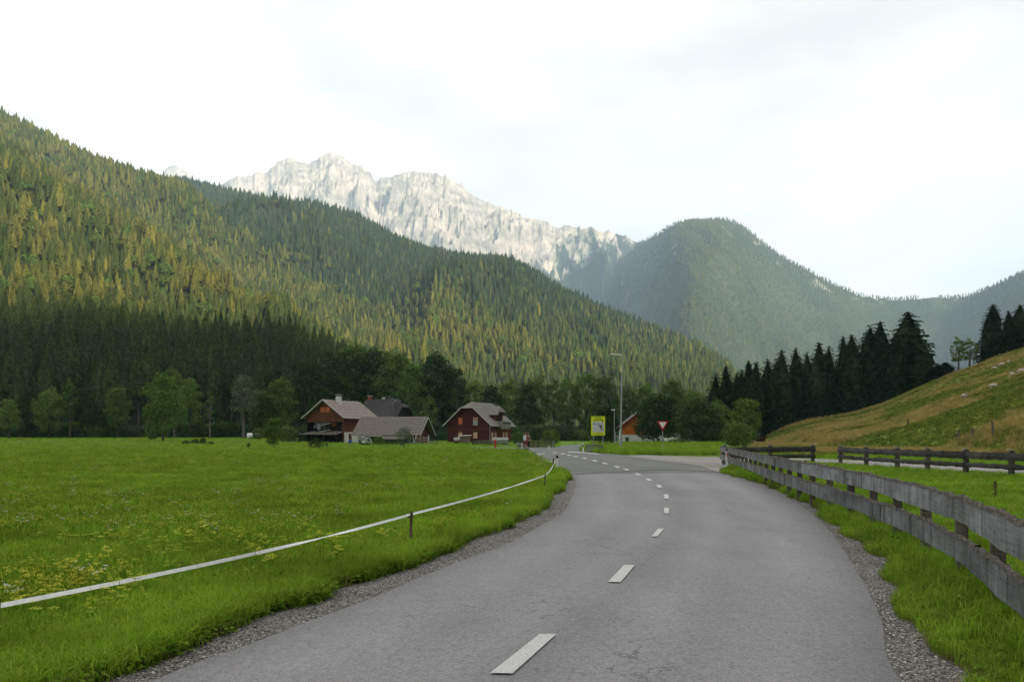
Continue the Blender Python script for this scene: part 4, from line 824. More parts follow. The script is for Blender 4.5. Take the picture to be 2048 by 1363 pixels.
tape([(-6.4, 2.0, .5), A0, A1, A2, A3, A4, A5, A6, A7], [.05, .045, .04, .10, .30, .06, .02, .10, .0][:8], [.5, .5, .5, 0, 0, 0, 0, 0], 'white electric fence tape running from stake to stake along the meadow')

# ------------------------------------------------------------------ reflector posts
def delineator(x, y, h, label, refl='red', s=1.0, group='white roadside reflector posts', rz=0.0):
    e = empty('reflector_post', (x, y, T(x, y)), rz, label, 'reflector post', group); w = .12*s
    m = MB(); m.add([(-w/2, -w*.4, -.2), (w/2, -w*.4, -.2), (w/2, w*.4, -.2), (-w/2, w*.4, -.2), (-w*.42, -w*.3, h-.13), (w*.42, -w*.3, h-.13), (w*.42, w*.3, h-.13), (-w*.42, w*.3, h-.13)], [(0, 1, 5, 4), (1, 2, 6, 5), (2, 3, 7, 6), (3, 0, 4, 7), (3, 2, 1, 0), (4, 5, 6, 7)]); m.build('body', WHITE, e)
    m = MB(); m.add([(-w*.45, -w*.33, h-.128), (w*.45, -w*.33, h-.128), (w*.45, w*.33, h-.128), (-w*.45, w*.33, h-.128), (-w*.42, -w*.3, h-.03), (w*.42, -w*.3, h-.03), (w*.42, w*.3, h), (-w*.42, w*.3, h)], [(0, 1, 5, 4), (1, 2, 6, 5), (2, 3, 7, 6), (3, 0, 4, 7), (3, 2, 1, 0), (4, 5, 6, 7)]); m.build('black_cap', BLACK, e)
    if refl: m = MB(); m.box((0, -w*.39, h-.30), (w*.42, .012, .2)); m.build('reflector', RED if refl == 'red' else GALV, e)
    return e
delineator(1.90, 33.6, .72, 'white post with black top where the tape turns at the left road edge', None, 1.1)
delineator(10.42, 38.6, .92, 'white post with black top and red reflector in front of the plank fence end', 'red', 1.0)
delineator(3.95, 85, .55, 'small white post before the dark picket fence at the left bend', None, .9)
delineator(10.6, 88, .55, 'small white post in the rank grass beside the street lamp', None, 1.3)
delineator(6.25, 70, .62, 'small white post touching the left end of the timber bridge guard', None, 1.0)
delineator(8.45, 95, .80, 'small white post behind the timber bridge guard', None, .9)
for (x, y, l) in ((A5[0], A5[1], 'stout white wooden post at the tape bend nearer the walkers'), (A6[0], A6[1], 'stout pale post left of the tape bend')):
    e = empty('wooden_post', (x, y, 0), 0, l, 'post'); m = MB(); m.tube([(0, 0, -.2), (0, 0, .62)], .07, 8); m.build('shaft', WHITE if 'nearer' in l else WG, e); m = MB(); m.tube([(0, 0, .62), (0, 0, .70)], [.085, .03], 8); m.build('cap', ZINC, e)

# ------------------------------------------------------------------ signs and lamps
e = empty('yield_sign', (12.1, 64, 0), 0, 'red and white triangular give-way sign on a grey pole by the side road', 'road sign')
m = MB(); m.tube([(0, 0, -.3), (0, 0, 2.55)], .030, 10); m.build('pole', GALV, e)
def tri(w, zt, zb, y0, y1, r_=.0):
    m = MB(); c = [(-w/2, zt), (w/2, zt), (0, zb)]; pts = []
    for i in range(3):
        a = Vector(c[i]); p = Vector(c[i-1]); n_ = Vector(c[(i+1) % 3]); d0 = (p-a).normalized(); d1 = (n_-a).normalized()
        for k in range(5): t = k/4; q = a+(d0*(1-t)+d1*t)*r_*(1-.5*math.sin(math.pi*t)); pts.append((q.x, q.y))
    n = len(pts); m.add([(x, y0, z) for x, z in pts]+[(x, y1, z) for x, z in pts], [tuple(range(n))[::-1], tuple(range(n, 2*n))]+[(i, (i+1) % n, (i+1) % n+n, i+n) for i in range(n)]); return m
tri(.92, 2.66, 1.86-.02, -.045, -.038, .05).build('red_border', RED, e); tri(.60, 2.585, 2.06, -.050, -.0455, .03).build('white_field', WHITE, e); tri(.92, 2.66, 1.84, -.0375, -.031, .05).build('back_plate', GALV, e)
for z in (2.5, 2.2): m = MB(); m.box((0, -.016, z), (.10, .03, .03)); m.build('bracket', GALV, e)

YEL = plain('fluorescent_yellow', (.72, .80, .02), .5, var=.03); PANEL = plain('pale_grey_panel', (.56, .57, .57), .5, var=.05); INK = plain('black_print', (.02, .02, .02), .6)
e = empty('warning_board', (8.05, 74.5, 0), math.radians(-2), 'fluorescent yellow board with white picture panel on two posts before the dark tree', 'sign board'); bz0, bz1, bw = 1.50, 3.29, 1.30
for x in (-.42, .47): m = MB(); m.tube([(x, .05, -.4), (x, .05, 3.1)], .035, 8); m.build('post', GALV, e)
m = MB(); m.bx(-bw/2, bw/2, -.015, .015, bz0, bz1); m.build('board', YEL, e)
m = MB(); m.bx(-.52, .56, -.022, -.016, 1.80, 2.80); m.build('picture_panel', PANEL, e)
def txt(s_, x, z, size, par, name='lettering', mat=INK, y=-.024):
    c = bpy.data.curves.new(name, 'FONT'); c.body = s_; c.size = size; c.align_x = 'CENTER'; c.extrude = .001; c.offset = .003; c.materials.append(mat); o = link(bpy.data.objects.new(name, c), par); o.location = (x, y, z); o.rotation_euler = (math.pi/2, 0, 0); return o
txt('POZOR', 0, 3.06, .21, e); txt('KOLESARJI', 0, 2.86, .20, e)
def ink(polys, name='printed_figure', par=None):
    m = MB()
    for p in polys: m.slab([(x, -.0262, z) for x, z in p], .003)
    return m.build(name, INK, par)
def disc(cx, cz, r_, n=14, ri=None): return [(cx+r_*math.cos(6.283*i/n), cz+r_*math.sin(6.283*i/n)) for i in range(n)]
ink([disc(.26, 2.50, .055), [(.17, 2.40), (.38, 2.42), (.36, 2.36), (.33, 2.18), (.22, 2.18)], [(.22, 2.18), (.29, 2.18), (.27, 1.92), (.22, 1.92)], [(.28, 2.2), (.34, 2.18), (.52, 1.92), (.47, 1.90)], [(.17, 2.40), (.20, 2.34), (.08, 2.30), (.08, 2.34)]], par=e)
ink([disc(.05, 2.62, .035), [(.0, 2.58), (.10, 2.58), (.09, 2.44), (.03, 2.44)], [(.04, 2.44), (.09, 2.44), (.13, 2.32), (.09, 2.31)]], par=e)
ink([[(.40, 2.98), (.47, 3.00), (.44, 2.80), (.40, 2.62), (.37, 2.62)]], 'printed_slash', e)
ink([disc(-.40, 2.55, .05, 10), disc(-.26, 2.55, .05, 10), [(-.42, 2.62), (-.24, 2.62), (-.27, 2.56), (-.39, 2.56)]], 'printed_bicycle', e)
ink([disc(-.40, 1.65, .045, 10), disc(.42, 1.65, .045, 10)]+[[(x, 1.62), (x+.05, 1.62), (x+.05, 1.69), (x, 1.69)] for x in (-.24, -.16, -.08, 0, .08, .16, .24)], 'small_print', e)

e = empty('street_lamp', (10.95, 80, 0), 0, 'tall grey street lamp with a flat head pointing left', 'street lamp')
m = MB(); m.tube([(0, 0, -.3), (0, 0, 1.2)], .14, 12); m.build('base_sleeve', GALV, e); m = MB(); m.tube([(0, 0, 1.2), (0, 0, 1.35), (.03, 0, 5.0), (.20, 0, 9.45)], [.13, .10, .085, .055], 12); m.build('pole', GALV, e)
m = MB(); m.bar((.22, 0, 9.42), (-.05, 0, 9.55), .09, .09); m.build('arm', GALV, e)
m = MB(); q0, q1 = Vector((.15, 0, 9.53)), Vector((-1.08, 0, 9.66)); m.bar(q0, q1, .30, .09); m.bar(q0.lerp(q1, .1)+Vector((0, 0, .05)), q0.lerp(q1, .95)+Vector((0, 0, .05)), .2, .05); hd = m.build('lamp_head', WHITE, e)
m = MB(); m.bar(q0.lerp(q1, .35)-Vector((0, 0, .07)), q0.lerp(q1, .93)-Vector((0, 0, .07)), .22, .05); m.build('glass', plain('frosted_glass', (.55, .55, .52), .25), hd)
e = empty('street_lamp', (12.85, 100, 0), 0, 'short distant lamp post with a small head beside the dark tree', 'street lamp'); m = MB(); m.tube([(0, 0, -.3), (0, 0, 4.6)], .05, 8); m.build('pole', GALV, e); m = MB(); m.box((-.15, 0, 4.68), (.45, .2, .12)); m.build('lamp_head', WHITE, e)
for (u, D, h, r_, l) in ((1231, 88, 1.9, .05, 'thin grey pole left of the street lamp foot'), (1236, 90, 1.5, .06, 'shorter grey pole close to the street lamp foot')):
    x = (u-1024)/F*D; e = empty('metal_pole', (x, D, 0), 0, l, 'pole'); m = MB(); m.tube([(0, 0, -.2), (0, 0, h)], r_, 8); m.build('shaft', GALV, e); m = MB(); m.box((.05, 0, h*.72), (.42, .1, .10)); m.build('bracket', GALV, e)
# red hydrant
e = empty('hydrant', P(990, 78), 0, 'red standpipe hydrant in the meadow before the covered trailer', 'hydrant')
m = MB(); m.tube([(0, 0, -.1), (0, 0, .08), (0, 0, .1), (0, 0, .92)], [.15, .15, .085, .085], 12); m.build('barrel', RED, e); m = MB(); m.tube([(0, 0, .86), (0, 0, .98), (0, 0, 1.05), (0, 0, 1.12)], [.13, .13, .09, .03], 12); m.build('bonnet', RED, e)
for s_ in (-1, 1): m = MB(); m.tube([(0, 0, .78), (s_*.17, 0, .78)], .05, 8); m.build('outlet', RED, e)

# ------------------------------------------------------------------ picket fences and the bridge guard
def picket_fence(pts, h, label, gap=.135, mat=None, group=None, pw=.085):
    o0 = Vector((pts[0][0], pts[0][1], 0)); e = empty('picket_fence', o0, 0, label, 'fence', group); pk = MB()
    for i in range(len(pts)-1):
        a = Vector((*pts[i], 0))-o0; b = Vector((*pts[i+1], 0))-o0; L_ = (b-a).length; d = (b-a)/L_; an = math.atan2(d.y, d.x); nn = Vector((d.y, -d.x, 0))
        for k in range(int(L_/gap)): p = a+d*(k+.5)*gap; hh = h*random.uniform(.95, 1.04); pk.box((p.x+nn.x*.04, p.y+nn.y*.04, hh/2), (pw, .02, hh), an)
        for z in (h*.3, h*.8): m = MB(); m.bar(a+Vector((0, 0, z)), b+Vector((0, 0, z)), .04, .07); m.build('rail', mat or WD, e)
        for k in range(int(L_/2.2)+1): p = a+d*min(L_, k*2.2); m = MB(); m.box((p.x, p.y, h*.52), (.11, .11, h*1.1), an); m.build('post', mat or WD, e)
    o = pk.build('pickets', mat or WD, e); o['kind'] = 'stuff'; return e
picket_fence([(.9, 94), (3.2, 96), (4.95, 96)], .80, 'dark picket fence behind the two walkers at the bend', mat=WP)
picket_fence([(4.95, 96), (5.5, 104)], .80, 'return of the dark picket fence towards the forest', mat=WG)
picket_fence([(-5.9, 118), (-.5, 118)], .78, 'grey picket fence before the red house and the covered trailer', mat=WD)
e = empty('bridge_guard', P(1172, 70), 0, 'low weathered timber guard with upright planks left of the yellow board posts', 'guard rail')
w = (1204-1171)/F*70; n = 15
for i in range(n):
    x = w*i/(n-1); z = .58+.10*math.sin(math.pi*i/(n-1)); m = MB(); m.box((x, -.05*math.sin(i), z/2-.05), (w/n*.72, .04, z+.1)); m.build('plank', WG, e)
m = MB(); m.tube([(-.03, 0, .56), (w*.3, 0, .68), (w*.7, 0, .69), (w+.03, 0, .58)], .045, 6); m.build('handrail', WG, e)
# ------------------------------------------------------------------ houses
def boards(name, a, b, sc=6.0, axis_x=True):
    m = NT(name); base = m.ramp(m.noise(m.co((1, 1, .4)), 1.2, 5, .6), [(.3, a), (.7, b)])
    w = m.n('ShaderNodeTexWave'); w.bands_direction = 'X'; w.inputs['Scale'].default_value = sc; w.inputs['Distortion'].default_value = .3; m.l(m.co(), w.inputs[0])
    w2 = m.n('ShaderNodeTexWave'); w2.bands_direction = 'Y'; w2.inputs['Scale'].default_value = sc; m.l(m.co(), w2.inputs[0]); j = m.math('MINIMUM', w.outputs[1], w2.outputs[1]) if False else w.outputs[1]
    base = m.mix(.5, base, m.ramp(m.noise(m.co((9, 9, .6)), 1.0, 4), [(.35, (.65,)*3), (.65, (1.2,)*3)]), 'MULTIPLY'); return m.bsdf(base, .85, m.bump(j, .5, .02), spec=.15)
def rooftile(name, a, b, rows=3.2):
    m = NT(name); base = m.ramp(m.noise(m.co((1, 1, 1)), 2.5, 6, .7), [(.3, a), (.7, b)])
    sz = m.n('ShaderNodeSeparateXYZ'); m.l(m.co(), sz.inputs[0]); fr = m.math('FRACT', m.math('MULTIPLY', sz.outputs[2], rows)); 
    base = m.mix(1.0, base, m.ramp(fr, [(.0, (.45,)*3), (.16, (1,)*3), (1, (1.1,)*3)]), 'MULTIPLY')
    base = m.mix(.8, base, m.ramp(m.noise(m.co((5, 5, 9)), 1.0, 4, .7), [(.3, (.6,)*3), (.65, (1.2,)*3)]), 'MULTIPLY'); return m.bsdf(base, .85, m.bump(fr, .6, .05), spec=.2)
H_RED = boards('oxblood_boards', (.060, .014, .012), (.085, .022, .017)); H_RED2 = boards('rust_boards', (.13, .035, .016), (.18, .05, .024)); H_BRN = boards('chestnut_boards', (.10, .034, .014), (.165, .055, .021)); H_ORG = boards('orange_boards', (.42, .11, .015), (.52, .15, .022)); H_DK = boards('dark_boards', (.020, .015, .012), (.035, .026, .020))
R_GREY = rooftile('grey_shingles', (.15, .135, .125), (.25, .23, .21), 1.9); R_DARK = rooftile('charcoal_tiles', (.040, .038, .040), (.062, .058, .060), 1.9); R_SHED = rooftile('weathered_shakes', (.115, .10, .088), (.21, .185, .16), 2.0); R_PALE = rooftile('pale_weathered_roof', (.17, .145, .125), (.33, .285, .245), 1.7)
TRIM = plain('grey_white_trim', (.50, .48, .46), .7); PLAST = plain('white_plaster', (.60, .59, .56), .9, var=.08); GLASS = plain('dark_window_glass', (.03, .035, .04), .1); SHUT = plain('orange_shutter', (.52, .13, .05), .7, var=.15); SHUT2 = plain('peach_blind', (.62, .38, .26), .8, var=.08); BRICK = plain('brick_red', (.24, .075, .045), .9, var=.2); CURT = plain('grey_pane', (.26, .28, .29), .4); DARK = plain('dark_opening', (.012, .011, .010), .9)
def wallbox(parent, name, mat, pts, y0, y1):
    """gable outline in x,z pulled from y0 to y1"""
    n = len(pts); m = MB(); m.add([(x, y0, z) for x, z in pts]+[(x, y1, z) for x, z in pts], [tuple(range(n)), tuple(range(2*n-1, n-1, -1))]+[(i, i+n, (i+1) % n+n, (i+1) % n) for i in range(n)]); return m.build(name, mat, parent)
def window(par, x, y, z, w, h, pane, frame=TRIM, side='y', d=.06, bars=False):
    m = MB(); t = .07
    def b(x0, x1, z0, z1, o=0.0, dd=d):
        if side == 'y': m.bx(x0, x1, y-dd, y+.02, z0, z1)
        else: m.bx(x-.02, x+dd, x0, x1, z0, z1)
    cx = x if side == 'y' else y
    b(cx-w/2-t, cx+w/2+t, z+h/2, z+h/2+t); b(cx-w/2-t, cx+w/2+t, z-h/2-t, z-h/2); b(cx-w/2-t, cx-w/2, z-h/2, z+h/2); b(cx+w/2, cx+w/2+t, z-h/2, z+h/2)
    if bars: b(cx-.02, cx+.02, z-h/2, z+h/2)
    f = m.build('window', frame, par); m = MB()
    if side == 'y': m.bx(x-w/2, x+w/2, y-.03, y+.01, z-h/2, z+h/2)
    else: m.bx(x-.01, x+.03, y-w/2, y+w/2, z-h/2, z+h/2)
    m.build('pane', pane, f); return f
def slab2(par, name, polys, t, mat):
    m = MB()
    for p in polys:
        n_ = (Vector(p[1])-Vector(p[0])).cross(Vector(p[2])-Vector(p[0])); p = p if n_.z > 0 else p[::-1]; m.slab(p, t)
    return m.build(name, mat, par)
def edge_boards(par, pts, t=.16, w=.05, mat=None):
    m = MB()
    for a, b in zip(pts[:-1], pts[1:]): m.bar(Vector(a)-Vector((0, 0, t*.35)), Vector(b)-Vector((0, 0, t*.35)), w, t)
    return m.build('verge_board', mat or TRIM, par)

# red house: front gable with clipped ridge, long side to the right
def red_house():
    e = empty('red_house', (*((895-1024)/F*157+0.05, 157), -.35), math.radians(-25), 'dark red timber house with clipped grey gable roof and white-edged eaves', 'house')
    W_, L_, ze, zr = 9.2, 9.8, 4.15, 8.15; oh = .75; k = (zr-ze)/(W_/2); zl = zr-1.15; xl = (zr-zl)/k; c = W_/2
    wallbox(e, 'front_wall', H_RED, [(0, 0), (W_, 0), (W_, ze), (c+xl, zl), (c-xl, zl), (0, ze)], 0, .25); wallbox(e, 'back_wall', H_RED, [(0, 0), (W_, 0), (W_, ze), (c, zr-.1), (0, ze)], L_-.25, L_)
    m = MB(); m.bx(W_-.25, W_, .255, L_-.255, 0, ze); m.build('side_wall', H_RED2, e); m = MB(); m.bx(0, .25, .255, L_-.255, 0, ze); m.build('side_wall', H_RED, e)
    m = MB(); m.bx(-.03, W_+.03, -.05, 0, 2.85, 2.95); m.build('storey_band', H_RED2, e)
    y0, y1 = -.7, L_+.7; zo = ze-oh*k; yr = 1.2; t = .16
    fl_, flr = (c-xl, y0, zl+t), (c+xl, y0, zl+t); ra, rb = (c, yr, zr+t), (c, y1, zr+t)
    slab2(e, 'roof', [[(-oh, y0, zo+t), (-oh, y1, zo+t), rb, ra, fl_], [(W_+oh, y0, zo+t), flr, ra, rb, (W_+oh, y1, zo+t)], [fl_, ra, flr]], t, R_GREY)
    edge_boards(e, [(-oh, y0-.03, zo+t), (c-xl, y0-.03, zl+t)]); edge_boards(e, [(c+xl, y0-.03, zl+t), (W_+oh, y0-.03, zo+t)]); edge_boards(e, [(W_+oh+.03, y0, zo+t), (W_+oh+.03, y1, zo+t)]); edge_boards(e, [(c-xl, y0-.03, zl+t), (c+xl, y0-.03, zl+t)], .12)
    window(e, 2.85, 0, 4.55, .85, 1.25, SHUT, H_RED2); window(e, 6.15, 0, 4.85, .8, .6, SHUT, TRIM); window(e, 6.15, 0, 4.15, .8, .75, CURT, TRIM, bars=True)
    for x in (2.85, 6.15): window(e, x, 0, 1.75, .85, 1.15, SHUT2, H_RED2); m = MB(); m.bx(x-.52, x+.52, -.08, -.01, 2.42, 2.72); m.build('window_hood', H_BRN, e)
    m = MB(); m.tube([(W_+.1, -.05, 0), (W_+.1, -.05, 3.5), (W_+oh, -.4, zo+.1)], .06, 6); m.build('downpipe', GALV, e)
    # long side: balcony dormer facing right
    for y in (1.2, 2.6, 6.2, 7.6): window(e, W_, y, 1.7, .55, 1.15, SHUT2, TRIM, 'x')
    m = MB(); m.bx(W_+.001, W_+.05, 3.6, 5.2, .1, 2.1); m.build('door', H_BRN, e)
    d0, d1 = 3.2, 6.6; dz = 4.4; cr = (d0+d1)/2; xr = c+.4; zd = 7.55
    m = MB(); n = 5; pts = [(d0, 4.2), (d1, 4.2), (d1, 6.0), (cr, zd-.15), (d0, 6.0)]
    m.add([(W_-.35, y, z) for y, z in pts]+[(c+1.2, y, z) for y, z in pts], [tuple(range(n)), tuple(range(2*n-1, n-1, -1))]+[(i, i+n, (i+1) % n+n, (i+1) % n) for i in range(n)]); dm = m.build('dormer', H_BRN, e)
    m = MB(); m.bx(W_-.348, W_-.25, cr-.65, cr+.65, 4.3, 6.2); m.build('dormer_opening', DARK, dm)
    slab2(dm, 'dormer_roof', [[(W_+.55, d0-.55, 5.75), (xr, d0-.55, 5.75+.0), (xr, cr, zd), (W_-.1, cr, zd)], [(W_+.55, d1+.55, 5.75), (W_-.1, cr, zd), (xr, cr, zd), (xr, d1+.55, 5.75)], [(W_+.55, d0+.3, 6.35), (W_+.5, d1-.3, 6.35), (W_-.1, cr, zd+.02)]], .12, R_GREY)
    m = MB(); m.bx(W_+.01, W_+1.3, d0-.2, d1+.2, 3.0, 3.14); b = m.build('balcony', WG, e); m = MB(); m.bx(W_+1.22, W_+1.3, d0-.2, d1+.2, 3.15, 4.15); m.build('balustrade', WG, b); m = MB(); m.bx(W_+.02, W_+1.21, d0-.2, d0-.12, 3.15, 4.15); m.build('balustrade', WG, b)
    for y in (d0-.1, d1+.1): m = MB(); m.box((W_+1.2, y, 1.5), (.14, .14, 3.0)); m.build('balcony_post', H_BRN, e)
    m = MB()
    for i in range(26): m.box((W_+1.32, d0+random.random()*3.4, 4.2+random.random()*.12), (.18, .2, .16), random.random()*3)
    m.build('balcony_plants', M['leaf_dark'], e)
red_house()

def farmhouse():
    e = empty('wooden_farmhouse', (*((614-1024)/F*150, 150), -.3), math.radians(-24), 'brown timber farmhouse with white-edged gable, open gallery and pale worn roof', 'house')
    W_, L_, ze, zr = 8.3, 10.5, 5.3, 8.25; k = (zr-ze)/(W_/2); oh = .75; c = W_/2; y0, y1 = -.8, L_+.5; zo = ze-oh*k; t = .15
    wallbox(e, 'gable_wall', H_BRN, [(0, 4.2), (W_, 4.2), (W_, ze), (c, zr), (0, ze)], 0, .2)
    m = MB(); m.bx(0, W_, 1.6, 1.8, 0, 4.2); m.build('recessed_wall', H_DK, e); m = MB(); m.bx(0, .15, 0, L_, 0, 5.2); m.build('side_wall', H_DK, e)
    m = MB(); m.bx(W_-.2, W_, .21, L_, 2.3, ze-.02); m.build('side_wall', H_BRN, e); m = MB(); m.bx(W_-.2, W_+.02, .21, L_, 0, 2.3); m.build('plastered_wall', PLAST, e); wallbox(e, 'back_wall', H_BRN, [(0, 0), (W_, 0), (W_, ze), (c, zr), (0, ze)], L_-.2, L_)
    slab2(e, 'roof', [[(-oh, y0, zo+t), (-oh, y1, zo+t), (c, y1, zr+t), (c, y0, zr+t)], [(W_+oh, y0, zo+t), (c, y0, zr+t), (c, y1, zr+t), (W_+oh, y1, zo+t)]], t, R_PALE)
    edge_boards(e, [(-oh, y0-.03, zo+t), (c, y0-.03, zr+t), (W_+oh, y0-.03, zo+t)]); edge_boards(e, [(W_+oh+.03, y0, zo+t), (W_+oh+.03, y1, zo+t)], .12)
    for x in (c-.55, c+.62): window(e, x, 0, 6.5, 1.0, .95, SHUT, H_BRN)
    m = MB(); m.bx(.05, W_-.02, -.06, -.001, 4.2, 4.3); m.build('gallery_beam', H_RED2, e)
    for x in (.08, 2.2, 4.3, W_-.1): m = MB(); m.box((x, .1, 3.1), (.14, .14, 2.2)); m.build('gallery_post', H_DK if x < 8 else TRIM, e)
    m = MB(); m.bx(W_-.16, W_+.06, -.04, .2, 0, 4.2); m.build('corner_post', H_BRN, e)
    window(e, 1.45, 1.6, 3.35, .75, 1.0, PANEL, TRIM); window(e, 5.0, 1.6, 3.75, 1.0, .6, SHUT, H_BRN); window(e, 3.2, 1.6, 3.0, 1.6, .9, GLASS, H_DK); window(e, 7.0, 1.6, 3.1, .9, 1.2, GLASS, H_DK)
    slab2(e, 'lean_to_roof', [[(-.6, -1.9, 1.95), (W_-.2, -1.9, 1.95), (W_-.2, 1.5, 2.55), (-.6, 1.5, 2.55)]], .12, R_SHED)
    for x in (-.4, 2.4, 5.2, W_-.4): m = MB(); m.box((x, -1.7, .9), (.14, .14, 1.95)); m.build('lean_to_post', H_DK, e)
    m = MB(); m.bx(0, W_-.3, .6, .7, 0, 2.0); m.build('lean_to_shade_panel', DARK, e)  # near-black panel painting in the shade under the open lean-to
    # drying rack of poles hanging from the gallery
    m = MB()
    for i in range(7): m.bar((2.2+i*.42, -.15, 4.1), (1.9+i*.42-.1, -.25, 3.2+i*.07), .04, .04)
    m.bar((1.8, -.2, 3.2), (5.6, -.2, 4.0), .05, .07); m.build('pole_rack', TRIM, e)
    m = MB(); m.bar((3.6, -.9, 2.35), (5.6, -.4, 2.75), .3, .08); m.build('leaning_board', TRIM, e)
    m = MB(); m.bx(W_+.021, W_+.07, 1.6, 2.5, .05, 2.0); m.build('door', H_BRN, e); m = MB(); m.bx(W_+.001, W_+.05, 3.4, 4.6, 2.7, 4.6); m.build('side_shutter', H_ORG if False else H_RED2, e)
    m = MB(); m.bx(c+.35, c+1.15, 2.8, 3.6, 7.2, 9.1); ch = m.build('chimney', PLAST, e)
    for x in (c+.40, c+1.0):
        for y in (2.86, 3.42): m = MB(); m.bx(x, x+.1, y, y+.1, 9.1, 9.35); m.build('cap_leg', DARK, ch)
    m = MB(); m.bx(c+.25, c+1.25, 2.7, 3.7, 9.35, 9.45); m.build('chimney_cap', TRIM, ch)
    slab2(e, 'side_canopy', [[(-2.6, .5, 2.3), (-.9, .5, 2.8), (-.9, 3.5, 2.8), (-2.6, 3.5, 2.3)]], .1, R_SHED); 
    for y in (.7, 3.3): m = MB(); m.tube([(-2.5, y, 0), (-2.5, y, 2.25)], .05, 6); m.build('canopy_post', GALV, e)
farmhouse()

def dark_house():
    e = empty('dark_roofed_house', (*((706-1024)/F*172, 176), -.3), math.radians(-24), 'house with steep charcoal tiled roof and brick chimney behind the brown farmhouse', 'house')
    L_, W_, ze, zr = 9.2, 8.5, 5.0, 9.6; c = W_/2; k = (zr-ze)/c; oh = .5; zo = ze-oh*k; t = .16
    m = MB(); m.bx(0, L_, 0, .25, 0, ze); m.build('front_wall', H_DK, e); m = MB(); m.bx(0, L_, W_-.25, W_, 0, ze); m.build('back_wall', H_DK, e)
    for x in (0, L_-.25):
        pts = [(0, 0), (W_, 0), (W_, ze), (c, zr-.1), (0, ze)]; m = MB(); n = 5; m.add([(x, y, z) for y, z in pts]+[(x+.25, y, z) for y, z in pts], [tuple(range(n))[::-1], tuple(range(n, 2*n))]+[(i, (i+1) % n, (i+1) % n+n, i+n) for i in range(n)]); m.build('gable_wall', H_RED2 if x == 0 else H_DK, e)
    xl = 2.0; zl = zr-1.9; dy = (zr-zl)/k
    slab2(e, 'roof', [[(-.5, -oh, zo+t), (L_+.9, -oh, zo+t), (L_+.9, c-dy, zl+t), (L_+.9-xl, c, zr+t), (-.5, c, zr+t)], [(-.5, W_+oh, zo+t), (-.5, c, zr+t), (L_+.9-xl, c, zr+t), (L_+.9, c+dy, zl+t), (L_+.9, W_+oh, zo+t)], [(L_+.9, c-dy, zl+t), (L_+.9, c+dy, zl+t), (L_+.9-xl, c, zr+t)]], t, R_DARK)
    slab2(e, 'roof_dormer', [[(4.6, -1.0, 5.4), (8.6, -1.0, 5.4), (8.2, 2.6, 8.5), (4.6, 2.6, 8.5)], [(8.6, -1.0, 5.4), (10.0, .6, 5.9), (8.2, 2.6, 8.5)]], .15, R_DARK)
    edge_boards(e, [(-.53, -oh, zo+t), (-.53, c, zr+t)], .2, .05, H_DK)
    m = MB(); m.bx(.1, .9, c-.2, c+.6, 9.2, 10.5); ch = m.build('chimney', BRICK, e); m = MB(); m.bx(0, 1, c-.3, c+.7, 10.51, 10.6); m.build('chimney_cap', TRIM, ch)
    m = MB(); m.bx(3.9, 4.5, c-.15, c+.35, 9.75, 10.15); m.build('roof_vent', TRIM, e)
    m = MB()
    for i in range(3): m.bar((6.2+i*.75, 2.2, 8.4), (6.9+i*.75, 3.0, 10.6-i*.4), .06, .06)
    m.bar((5.0, 2.9, 10.3), (7.0, 2.9, 10.2), .05, .05); m.bar((6.8, 3, 10.0), (8.9, 3, 9.0), .05, .05); m.build('roof_frame', GALV, e)
    m = MB(); m.bx(5.6, 8.6, -.9, -.3, 4.6, 5.0); m.build('green_gutter_box', plain('pale_green_metal', (.20, .36, .27), .6), e)
dark_house()

def shed():
    e = empty('shingled_shed', (*((716-1024)/F*140, 140), -.25), math.radians(-14), 'low shed with a long weathered shake roof in front of the farmhouse', 'shed')
    L_, W_, ze, zr = 11.0, 6.4, 2.15, 4.75; c = W_/2; oh = .8; k = (zr-ze)/c; zo = ze-oh*k; t = .13
    for i, y in enumerate((0, W_-.2)): m = MB(); m.bx(0, L_, y, y+.2, 0, ze); m.build(('front_wall', 'back_wall')[i], H_DK, e)
    for x, w in ((0, 'left'), (L_-.2, 'right')):
        pts = [(0, 0), (W_, 0), (W_, ze), (c, zr-.05), (0, ze)]; m = MB(); n = 5; m.add([(x, y, z) for y, z in pts]+[(x+.2, y, z) for y, z in pts], [tuple(range(n))[::-1], tuple(range(n, 2*n))]+[(i, (i+1) % n, (i+1) % n+n, i+n) for i in range(n)]); m.build('gable_wall', H_RED, e)
    slab2(e, 'roof', [[(-.9, -oh, zo+t), (4.9, -oh, zo+t), (4.9, -oh-.0, zo+t), (L_+.9, -oh, zo+t), (L_+.9, c, zr+t), (-.9, c, zr+t)][0:2]+[(L_+.9, -oh, zo+t), (L_+.9, c, zr+t), (-.9, c, zr+t)], [(-.9, W_+oh, zo+t), (-.9, c, zr+t), (L_+.9, c, zr+t), (L_+.9, W_+oh, zo+t)]], t, R_SHED)
    slab2(e, 'eave_extension', [[(4.9, -oh-.9, zo+t-.62), (L_-1.5, -oh-.9, zo+t-.62), (L_-1.5, -oh-.01, zo+t-.02), (4.9, -oh-.01, zo+t-.02)]], t, R_SHED)
    edge_boards(e, [(L_+.93, -oh, zo+t), (L_+.93, c, zr+t), (L_+.93, W_+oh, zo+t)]); edge_boards(e, [(-.9, -oh-.03, zo+t), (4.9, -oh-.03, zo+t)], .14); edge_boards(e, [(-.93, -oh, zo+t), (-.93, c, zr+t)], .12)
    m = MB(); m.bx(.1, 1.0, -.06, -.001, 0, 1.8); m.build('white_door', PLAST, e); m = MB(); m.bx(1.2, 4.9, -.03, -.002, .1, 1.9); m.build('dark_bay', DARK, e)
shed()

